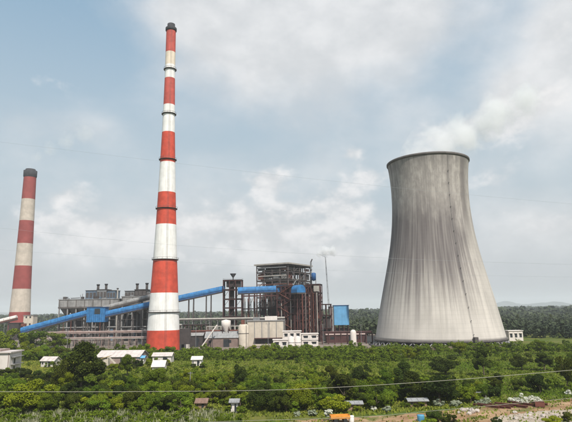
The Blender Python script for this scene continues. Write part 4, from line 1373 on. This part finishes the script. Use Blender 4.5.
# trees that stand out by themselves in the photograph: base pixel, crown width px, height px, kind
special = [
    (8, 353, 28, 20, 'G', 'leafy tree at the far left behind the white house'),
    (31, 351, 26, 18, 'G', 'leafy tree below the pale block at far left'),
    (54, 350, 24, 15, 'G', 'leafy tree at the lower end of the long blue conveyor'),
    (80, 394, 38, 40, 'D', 'broad dark tree beside the tin-roofed shed, tallest in the scrub'),
    (64, 392, 26, 30, 'D', 'dark tree touching the left side of the broad dark tree'),
    (155, 394, 25, 23, 'G', 'round dark green tree left of the thin pole'),
    (186, 388, 15, 17, 'G', 'small two-lobed tree right of the round dark green tree'),
    (212, 389, 18, 16, 'G', 'low spreading tree at the middle of the left field'),
    (241, 389, 17, 24, 'D', 'slim dark tree with a knobbly crown in the left field'),
    (127, 376, 16, 20, 'G', 'green tree at the right end of the tin shed'),
    (360, 386, 19, 20, 'D', 'dark tree above the wire near the middle'),
    (331, 388, 20, 18, 'D', 'dark bushy tree left of the middle thicket'),
    (308, 384, 16, 16, 'G', 'green tree standing left of the dark bushy tree'),
    (484, 376, 22, 23, 'D', 'lone dark tree in the bright right field'),
    (522, 370, 20, 15, 'D', 'left dark tree of the clump in the right field'),
    (545, 371, 22, 14, 'D', 'right dark tree of the clump in the right field'),
    (568, 388, 20, 28, 'D', 'dark tree cut by the right edge above the wire'),
    (460, 356, 14, 13, 'G', 'small tree below the cooling tower at its middle'),
    (446, 375, 30, 18, 'D', 'wide dark tree in the field below the cooling tower'),
    (499, 386, 14, 10, 'D', 'low dark bushy tree on the bright slope near the wire'),
    (540, 354, 14, 12, 'G', 'small tree at the upper right field by the boundary wall'),
    (404, 392, 26, 24, 'D', 'dark rounded tree rising behind the long sheet-roofed shelter'),
    (262, 410, 30, 24, 'D', 'big dark tree right of the tiny blue-roofed hut'),
    (345, 404, 34, 24, 'D', 'big dark tree behind the low grey lean-to'),
    (440, 404, 40, 28, 'D', 'broad near-black tree in front of the right thicket'),
    (412, 402, 30, 24, 'D', 'dark tree over the long sheet-roofed shelter, nearest the track'),
    (30, 412, 36, 26, 'G', 'rounded tree at the bottom left behind the pale grass'),
    (300, 408, 30, 22, 'G', 'rounded tree in the near thicket left of the orange trailer'),
]
taken = []
for i, (px, py, wpx, hpx, kd, lab) in enumerate(special):
    p = G(px, py)
    mpp = (p - Vector((0, 0, CAMZ))).length / FPX
    pi = (T_DARK if kd == 'D' else T_GREEN)[i % 2]
    s = wpx * mpp / 2 / (protos[pi]['r'] * 1.15)
    sz = hpx * mpp / protos[pi]['h'] * 1.0
    plant(pi, p.x, p.y, s, sz, i * 1.7, lab, None)
    taken.append((p.x, p.y, protos[pi]['r'] * s))

# bushes growing against the village sheds
for k_, (px, py, w_px, h_px, lab) in enumerate([
        (46, 366, 10, 7, 'bush hiding the left half of the narrow white shed'), (56, 366, 9, 5, 'bush at the right end of the narrow white shed'),
        (112, 371, 11, 7, 'bush before the middle of the tin-roofed shed'), (136, 369, 12, 8, 'bush before the right end of the tin-roofed shed'), (122, 370, 10, 7, 'bush right of the diagonal cream prop'),
        (150, 367, 8, 8, 'bush at the left corner of the white cottage'), (168, 366, 9, 6, 'bush before the right half of the white cottage'), (160, 372, 9, 4, 'low bush before the small gabled hut'),
        (193, 368, 6, 4, 'bush covering the left side of the small white hut'), (202, 368, 7, 4, 'bush covering the right side of the small white hut'),
        (229, 412, 8, 5, 'bush at the left of the tiny pale hut'), (243, 413, 10, 6, 'bush at the right of the tiny pale hut'), (195, 411, 9, 4, 'bush before the left of the brown-roofed hut'), (209, 411, 9, 4, 'bush before the right of the brown-roofed hut'),
        (343, 411, 10, 5, 'bush at the left end of the grey lean-to'), (358, 411, 9, 5, 'bush at the right end of the grey lean-to'), (406, 407, 10, 4, 'bush at the left end of the long grey shelter'), (420, 407, 11, 5, 'bush at the right end of the long grey shelter'),
        (5, 379, 20, 8, 'bush at the foot of the white house'), (20, 378, 14, 9, 'bush at the right corner of the white house')]):
    p = G(px, py)
    mpp = (p - Vector((0, 0, CAMZ))).length / FPX
    pi = (S_ROUND + S_DARK)[k_ % 5]
    plant(pi, p.x, p.y, w_px * mpp / 2 / (protos[pi]['r'] * 1.1), h_px * mpp / protos[pi]['h'], k_ * 1.3, lab, None)

# generic scrub: sample the ground, keep by where it lies
blocked = [(o.location.x, o.location.y, 5.0) for o in bpy.data.objects if o.parent is None and o.get('category') in ('shed', 'house', 'lean-to') and o.location.y < 330]
cand = []
pr_rng = np.random.default_rng(5)


def density(px, py):
    """chance of a bush, and zone, from the base position seen in the photograph"""
    if px > 500 and py > 394: return (.0, 'none')
    if py > 412: return (.40 if px < 240 else .0, 'near')
    track = 416 - (px - 330) * .055 if px > 250 else 999
    if py > track - 4: return (.0, 'none')
    if py > 392: return (.82 if px < 450 else (.40 if px < 490 else .08), 'thicket')
    if py > 384: return (.45 if px < 425 else (.25 if px < 470 else .08), 'middle')
    if py > 374: return (.20 if px < 425 else .05, 'field')
    if py > 361: return (.06 if px < 300 else (.2 if px < 420 else .06), 'field')
    if py > (345 if px > 150 else 342):
        if px > 425: return (1.0 if py < 352 else .06, 'edge')
        return (1.0, 'edge')
    return (0, 'none')


for _ in range(12000):
    y = pr_rng.uniform(105, 332); x = pr_rng.uniform(-1, 1) * (y * .62 + 12)
    px, py = PX((x, y, 0))
    d, zone = density(px, py)
    if d <= 0 or pr_rng.uniform() > d: continue
    s = .42 + .85 * float(pr_rng.uniform()) ** 1.4
    if zone == 'edge': s *= 1.05
    if zone == 'thicket': s *= 1.12
    if zone in ('field',): s *= .7
    if zone == 'near': s *= .55
    if zone == 'edge' and px > 425: s = max(.62, s * .95)
    if zone == 'edge' and px < 150: s *= 1.25 if px > 60 else 1.5
    if any((x - a) ** 2 + (y - b) ** 2 < (c * .8) ** 2 for a, b, c in taken): continue
    if any(abs(x - a) < c and -4 < y - b < 5 for a, b, c in blocked): continue
    sp = {'thicket': .80, 'edge': .86, 'middle': 1.0, 'field': 1.3, 'near': 1.0}[zone] * 2.2 * s
    if any((x - a[0]) ** 2 + (y - a[1]) ** 2 < (sp * .5 + a[2] * .5) ** 2 for a in cand): continue
    cand.append((x, y, sp, s, zone, px, py))
zone_protos = {'thicket': S_DARK + S_ROUND + T_GREEN[:1] + S_ROUND + S_BRIGHT[:1], 'edge': S_ROUND + S_DARK[:1] + T_GREEN[:1], 'middle': S_ROUND + S_DARK + S_BRIGHT,
               'field': S_ROUND + S_BRIGHT + S_DARK[:1], 'near': S_BRIGHT + S_ROUND}
LM_NEAR = [(40, 'below the white house'), (105, 'below the broad dark tree'), (140, 'below the tin-roofed shed'), (178, 'below the round green tree'), (222, 'around the brown-roofed hut'), (250, 'around the tiny pale hut'),
           (285, 'right of the tiny pale hut'), (325, 'left of the orange trailer'), (365, 'behind the grey lean-to'), (400, 'left of the long shelter'), (430, 'around the long grey shelter'), (465, 'right of the long grey shelter'), (999, 'behind the rusty beams')]
LM_FAR = [(25, 'behind the white house'), (60, 'below the lower blue conveyor'), (100, 'below the blue transfer house'), (145, 'behind the tin-roofed shed'), (182, 'below the tall chimney'), (240, 'below the coal shed'), (285, 'below the cream hall'),
          (322, 'below the white plant blocks'), (375, 'below the light blue shed'), (420, 'below the tower\'s left side'), (465, 'below the tower\'s middle'), (510, 'below the tower\'s right side'), (999, 'below the pump house')]
ZW = {'thicket': 'in the near thicket', 'edge': 'in the green belt', 'middle': 'in the scrub above the wire', 'field': 'in the grass field', 'near': 'in the pale bottom grass'}


def plant_label(pi, s, zone, px, py):
    look = 'dark' if pi in S_DARK + T_DARK else ('bright' if pi in S_BRIGHT else 'green')
    size = 'small' if s < .85 else ('medium' if s < 1.1 else 'large')
    lm = next(b for a, b in (LM_NEAR if zone in ('thicket', 'near') else LM_FAR) if px < a)
    row = ''
    if zone == 'thicket': row = 'front ' if py > 404 else ('' if py > 397 else 'rear ')
    return '%s %s %s %s%s, %s' % (size, look, protos[pi]['kind'], row and 'at the %sedge ' % row, ZW[zone].replace('in the', 'of', 1) if row else ZW[zone], lm)


plants = []
for (x, y, sp, s, zone, px, py) in cand:
    zp = zone_protos[zone]
    pi = zp[int(pr_rng.integers(len(zp)))]
    if protos[pi]['kind'] == 'tree': s *= .72
    plants.append((s * protos[pi]['h'] / y, x, y, s, s * float(pr_rng.uniform(.8, 1.15)), pi, zone, float(pr_rng.uniform(0, 6.28)), -25 < px < 597 and py < 440, px, py))
plants.sort(key=lambda q: -q[0])
count = {'shrub': 0, 'tree': 0}
mass_q, mass_t = [], []
for (_, x, y, s, sz, pi, zone, rz_, vis, px, py) in plants:
    kd = protos[pi]['kind']
    if vis and count[kd] < (270 if kd == 'shrub' else 70):
        count[kd] += 1
        lab = plant_label(pi, s, zone, px, py).replace(' at the front edge of', ' fronting the').replace(' at the rear edge of', ' behind the')
        plant(pi, x, y, s, sz, rz_, lab, lab.split(' ', 2)[2])
    else:
        q = protos[pi]['ql'] * np.array([s, s, sz])
        c_, s_ = math.cos(rz_), math.sin(rz_)
        q = q @ np.array([[c_, s_, 0], [-s_, c_, 0], [0, 0, 1]]) + np.array([x, y, 0])
        dk = -.22 if pi in S_DARK + T_DARK else .05
        mass_q.append(q); mass_t.append(np.clip(protos[pi]['tl'] * .75 + float(pr_rng.uniform(0, .22)) + dk, 0, 1))
print('individual plants', count, 'mass', len(mass_q))


def stuff(name, me, label, cat):
    o = bpy.data.objects.new(name, me); C.objects.link(o)
    o['kind'] = 'stuff'; o['label'] = label; o['category'] = cat
    return o


stuff('scrub', quad_mesh('scrub', np.concatenate(mass_q), np.concatenate(mass_t), 'leaf_mass'), 'dense green scrub filling the belt in front of the plant', 'scrub')


def tufts(seed, n, area, hgt, size, m, name, label, cat, accept, lean=.5, tone_lo=0.0, patchy=0.0):
    r = np.random.default_rng(seed)
    P_ = []
    while len(P_) < n:
        y = r.uniform(area[0], area[1], 4000); x = r.uniform(-1, 1, 4000) * (y * .62 + 10)
        for a, b in zip(x, y):
            px, py = PX((a, b, 0))
            if accept(px, py, r.uniform()): P_.append((a, b))
        area = area
    P_ = np.array(P_[:n])
    n = len(P_)
    h = r.uniform(.5, 1.2, n) * hgt
    ang = r.uniform(0, np.pi, n)
    a = np.stack([np.cos(ang), np.sin(ang), np.zeros(n)], 1) * (size * r.uniform(.6, 1.3, n))[:, None] * .5
    tip = np.stack([r.normal(size=n) * lean * h, r.normal(size=n) * lean * h, h], 1)
    base = np.concatenate([P_, np.zeros((n, 1))], 1)
    quad = np.stack([base - a, base + a, base + tip + a * .6, base + tip - a * .6], 1)
    sp_ = .5 + .28 * np.sin(P_[:, 0] * .05 + 1) + .28 * np.sin(P_[:, 1] * .09 + P_[:, 0] * .03) - .004 * P_[:, 0]
    tone = np.clip(r.uniform(tone_lo, 1, n) * (1 - patchy) + sp_ * patchy, 0, 1)
    return stuff(name, quad_mesh(name, quad, tone, m), label, cat)


def grass_ok(px, py, u):
    if py < 346 or py > 430: return False
    trk = 417 - max(0, px - 330) * .062 if px > 250 else 999
    if py > trk: return u < .10 + .5 * (math.sin(px * .13 + py * .5) + math.sin(px * .041 + 2) > .8)
    return True


tufts(21, 140000, (112, 330), .40, .42, 'grass_blade', 'grass', 'olive green grass covering the fields in front of the plant', 'grass', grass_ok, patchy=.55)
tufts(22, 11000, (104, 150), 1.05, .13, 'reed_plume', 'plume_grass', 'pale feathery plume grass along the bottom left edge', 'grass',
      lambda px, py, u: py > 412 and px < 236 and u < .1 + .9 * max(0, math.sin(px * .085 + py * .25) * .6 + math.sin(px * .21 + 1) * .4), .3, .0)

# pale flowering shrubs by the track
for (px, py, rx, hz, m, lab, sd) in [(529, 403, 3.4, 2.0, 'blossom', 'white blossoming shrub at the edge of the dirt track', 71), (516, 402, 1.9, 1.4, 'blossom', 'smaller white blossoming shrub left of the larger one', 72),
                                     (484, 404, 2.6, 1.3, 'pale_leaf', 'pale grey-green shrub under the concrete slab', 73), (437, 406, 2.2, 1.3, 'pale_leaf', 'pale rounded shrub at the foot of the near-black tree', 74),
                                     (456, 406, 1.9, 1.0, 'pale_leaf', 'low pale shrub between the slab and the rounded pale shrub', 75), (388, 411, 1.6, .9, 'pale_leaf', 'low pale shrub beside the track below the shelter', 76),
                                     (373, 410, 1.0, .8, 'blossom', 'tiny white flowering shrub beside the track near the lean-to', 77), (312, 416, 1.7, 1.0, 'pale_leaf', 'pale shrub left of the orange trailer', 78),
                                     (328, 416, 1.6, 1.2, 'blossom', 'white flowering shrub just behind the orange trailer', 79), (297, 416, 1.2, .9, 'pale_leaf', 'small pale shrub at the left end of the dirt track', 80),
                                     (568, 394, 1.6, 1.0, 'blossom', 'white flowering shrub at the right edge by the track', 81)]:
    p = G(px, py)
    q, tn = leaf_cloud(sd, rx * .8, hz * .62, hz * .6, 900, .34, 12)
    t = thing('flowering_shrub' if m == 'blossom' else 'pale_shrub', lab, 'shrub', (p.x, p.y, 0))
    link(bpy.data.objects.new('foliage', quad_mesh('foliage', q, tn, m)), t)
    link(bpy.data.objects.new('stem', trunk_mesh(sd, hz * .6, .08, hz * .6, rx * .8)), t)
# bottom edge shrubs in front of the track
for i, (px, py, s) in enumerate([(438, 424, .9), (452, 425, .75), (428, 426, .7), (555, 424, .8), (566, 421, .6), (496, 424, .5)]):
    p = G(px, py)
    plant((S_DARK + S_BRIGHT)[i % 4], p.x, p.y, s, s * .85, i * 2.0,
          ['dark shrub at the bottom edge right of the teal drum', 'second shrub right of the teal drum', 'bright shrub just beside the teal drum', 'shrub on the rubble patch at the bottom right', 'shrub in the bottom right corner', 'small shrub between rocks and rubble patch'][i], None)


# far woods: uneven canopy of many crowns reaching to the horizon
def crowns(seed, n, area, accept, rr, nq, name, label):
    r = np.random.default_rng(seed)
    base = [leaf_cloud(seed * 10 + k_, 1.0, .8, .85, nq, 4.2 / math.sqrt(nq), 9, up=.8) for k_ in range(5)]
    Q, T = [], []
    got = 0
    while got < n:
        u = r.uniform(0, 1); y = math.sqrt(area[0] ** 2 + u * (area[1] ** 2 - area[0] ** 2)); x = r.uniform(-1, 1) * (y * .70 + 30)
        px, py = PX((x, y, 0))
        if not accept(px, py, x, y): continue
        s = r.uniform(*rr); q, tn = base[int(r.integers(5))]
        a = r.uniform(0, 6.28); c_, s_ = math.cos(a), math.sin(a)
        h = s * r.uniform(.8, 1.15)
        Q.append((q * np.array([s, s, h])) @ np.array([[c_, s_, 0], [-s_, c_, 0], [0, 0, 1]]) + np.array([x, y, 0]))
        T.append(np.clip(tn * .5 + r.uniform(0, .3) + .18 * math.sin(x * .017) + .18 * math.sin(y * .021 + 2) + .1, 0, 1))
        got += 1
    return stuff(name, quad_mesh(name, np.concatenate(Q), np.concatenate(T), 'leaf_far'), label, 'woods')


def patch(x, y): return math.sin(x * .011 + 1.3) + math.sin(y * .013 + x * .004) + .6 * math.sin(x * .031 + y * .027)


crowns(31, 3900, (412, 1100), lambda px, py, x, y: ((px > 500 and y > 415) or (px > 485 and y > 450) or (325 < px <= 485 and y > 500) or (165 < px < 240 and y > 560) or (px < 62 and y > 660)) and patch(x, y) > -.9, (2.2, 7.5), 110, 'woods', 'dark scattered woods behind the cooling tower')
crowns(32, 9000, (1100, 5000), lambda px, py, x, y: patch(x * .4, y * .4) > -.8, (7, 15), 26, 'far_woods', 'hazy distant woods along the horizon')

# slender bare trunks breaking the skyline at left and right
for i in range(16):
    px = [2, 7, 37, 43, 48, 53, 511, 519, 527, 536, 544, 552, 561, 568, 357, 364][i]
    Y = [680, 720, 690, 650, 700, 730, 900, 800, 950, 850, 900, 800, 870, 920, 700, 760][i]
    t = thing('tall_tree', 'slender tall tree breaking the far woodland skyline', 'tree', (Xp(px, Y), Y, 0), i * 1.1, 'slender trees on the skyline')
    h = random.uniform(9, 13)
    link(bpy.data.objects.new('trunk', protos[T_DARK[1]]['trunk']), t)
    link(bpy.data.objects.new('crown', protos[T_DARK[1]]['crown']), t)
    t.scale = (1.0, 1.0, h / protos[T_DARK[1]]['h'])

# ------------------------------------------------------------------ overhead wires


def wire(label, pts, Y, r, m, name='overhead_wire', sag=0.0, grp=None):
    """pts: photo pixels the wire passes through, at depths Y (one per point)"""
    W3 = [P(px, py, yy) for (px, py), yy in zip(pts, Y)]
    # smooth through the points
    n = 48
    ctr = []
    for i in range(n + 1):
        f = i / n * (len(W3) - 1); k_ = min(int(f), len(W3) - 2); u = f - k_
        p0 = W3[max(k_ - 1, 0)]; p1 = W3[k_]; p2 = W3[k_ + 1]; p3 = W3[min(k_ + 2, len(W3) - 1)]
        ctr.append(.5 * ((2 * p1) + (p2 - p0) * u + (2 * p0 - 5 * p1 + 4 * p2 - p3) * u * u + (3 * p1 - p0 - 3 * p2 + p3) * u ** 3))
    V, F = [], []
    for i, c in enumerate(ctr):
        d = (ctr[min(i + 1, n)] - ctr[max(i - 1, 0)]).normalized()
        s = d.cross(Vector((0, 0, 1))).normalized(); u = s.cross(d)
        for k_ in range(6): V.append(c + (s * math.cos(k_ * 1.0472) + u * math.sin(k_ * 1.0472)) * r)
    for i in range(n): F += [(i * 6 + k_, i * 6 + (k_ + 1) % 6, (i + 1) * 6 + (k_ + 1) % 6, (i + 1) * 6 + k_) for k_ in range(6)]
    return tag(mesh(name, V, F, m, smooth=True), label, 'wire', grp)


wire('thick pale cable sagging across the scrub below the cooling tower', [(-90, 391), (0, 391.6), (140, 391.5), (286, 389.5), (430, 381.5), (572, 370), (680, 360)], [72] * 7, .032, 'wire_pale')
wire('lower pale cable crossing just above the dirt track', [(120, 425), (250, 420.5), (358, 417), (430, 411), (572, 398), (680, 387)], [70] * 6, .022, 'wire_pale')
wire('faint upper sky wire passing behind both chimney tops', [(-90, 132), (0, 142), (150, 160), (286, 176), (430, 191), (572, 204), (680, 213)], [95] * 7, .010, 'wire_dark', grp='sky wires')
wire('middle sky wire crossing the cooling tower near its throat', [(-90, 219), (0, 228), (150, 243), (286, 252.5), (430, 260), (572, 264.5), (680, 267)], [95] * 7, .012, 'wire_dark', grp='sky wires')
wire('lowest sky wire crossing the cooling tower below its throat', [(-90, 242), (0, 249.5), (150, 260), (286, 268), (430, 274), (572, 277), (680, 278)], [95] * 7, .008, 'wire_dark', grp='sky wires')
p = G(190, 392)
t = thing('utility_pole', 'thin pale pole in the left field above the thick wire', 'pole', (p.x, p.y, 0))
pipe(t, 'shaft', (0, 0, 0), (0, 0, 6.2), .10, 'concrete', 10)
bar(t, 'crossarm', (-.8, 0, 5.8), (.8, 0, 5.8), .12, 'concrete')

# ------------------------------------------------------------------ steam


def steam(name, label, puffs, dens, amp=2.8):
    """cloud of puffs: one closed mesh of overlapping ellipsoids; density falls off towards the skin"""
    c0 = sum((Vector(p[0]) for p in puffs), Vector()) / len(puffs)
    # envelope: one ellipsoid along the drift axis
    a, b = Vector(puffs[0][0]), Vector(puffs[-1][0])
    ax = (b - a)
    L = ax.length / 2 + (puffs[0][1] + puffs[-1][1]) / 2
    Rr = max(p[1] for p in puffs) * 1.35
    nu, nv = 24, 12
    V, F = [], []
    for j in range(nv + 1):
        th = math.pi * j / nv
        for i in range(nu):
            q = 2 * math.pi * i / nu
            V.append((math.sin(th) * math.cos(q), math.sin(th) * math.sin(q), math.cos(th)))
    for j in range(nv): F += [(j * nu + i, (j + 1) * nu + i, (j + 1) * nu + (i + 1) % nu, j * nu + (i + 1) % nu) for i in range(nu)]
    m = bpy.data.materials.new(name); m.use_nodes = True
    t = NT(m.node_tree); t.n.clear()
    out = t.new('ShaderNodeOutputMaterial')
    pv = t.new('ShaderNodeVolumePrincipled')
    pv.inputs['Color'].default_value = (.995, .995, .995, 1)
    pv.inputs['Anisotropy'].default_value = 0.2
    pos = t.new('ShaderNodeNewGeometry').outputs['Position']
    # distance to the drifting axis, swollen by noise
    acc_ = None
    nz = t.noise(pos, 2.2 / Rr, 6, 0.6)
    for (cp, rr) in puffs:
        dd = t.vmath('LENGTH', t.vmath('SUBTRACT', pos, tuple(cp)), out=1)
        q = t.math('SUBTRACT', 1.0, t.math('DIVIDE', dd, rr))
        acc_ = q if acc_ is None else t.math('MAXIMUM', acc_, q)
    f = t.math('ADD', acc_, t.math('MULTIPLY', t.math('SUBTRACT', nz, .56), amp))
    t.put(pv.inputs['Density'], t.math('MULTIPLY', t.step(f, 0.0, .8), dens))
    t.l.new(pv.outputs[0], out.inputs['Volume'])
    MATS[name] = m
    o = mesh(name, V, F, name, None, (a + b) / 2)
    o.rotation_euler = ax.to_track_quat('Z', 'Y').to_euler()
    o.scale = (Rr, Rr, L)
    o['kind'] = 'stuff'; o['label'] = label; o['category'] = 'steam'
    return o


ty = TY
steam('steam_plume', 'soft white steam drifting right from the cooling tower mouth',
      [(P(424, 156, ty), 22), (P(440, 146, ty), 22), (P(462, 136, ty), 20), (P(484, 124, ty), 19), (P(503, 112, ty), 18), (P(526, 102, ty), 15)], .10, 2.5)
steam('steam_puff', 'small white steam puff blowing from the exhaust stack',
      [(P(315, 258, 438), 1.6), (P(319, 254.5, 438), 3.6), (P(325, 250.5, 438), 6.4), (P(333, 250.5, 438), 5.4)], .55, 2.0)
steam('smoke_trail', 'thin pale smoke drifting right from the far left chimney top',
      [(P(29, 168, 600), 6), (P(38, 157, 600), 9), (P(50, 148, 600), 12), (P(66, 141, 600), 15), (P(86, 134, 600), 16)], .03, 2.0)

# ------------------------------------------------------------------ haze
hz = mesh('haze', [(x, y, z) for z in (-1.5, 245) for (x, y) in ((-13600, -700), (13600, -700), (13600, 14600), (-13600, 14600))],
          [(0, 3, 2, 1), (4, 5, 6, 7), (0, 1, 5, 4), (1, 2, 6, 5), (2, 3, 7, 6), (3, 0, 4, 7)], 'rubble')
hm = bpy.data.materials.new('haze'); hm.use_nodes = True
t = NT(hm.node_tree); t.n.clear()
out = t.new('ShaderNodeOutputMaterial')
pv = t.new('ShaderNodeVolumePrincipled')
pv.inputs['Color'].default_value = (.87, .90, .97, 1)
pv.inputs['Density'].default_value = 0.0001
t.l.new(pv.outputs[0], out.inputs['Volume'])
hz.data.materials.clear(); hz.data.materials.append(hm)
hz['kind'] = 'stuff'; hz['label'] = 'pale daytime haze over the whole plain'; hz['category'] = 'haze'
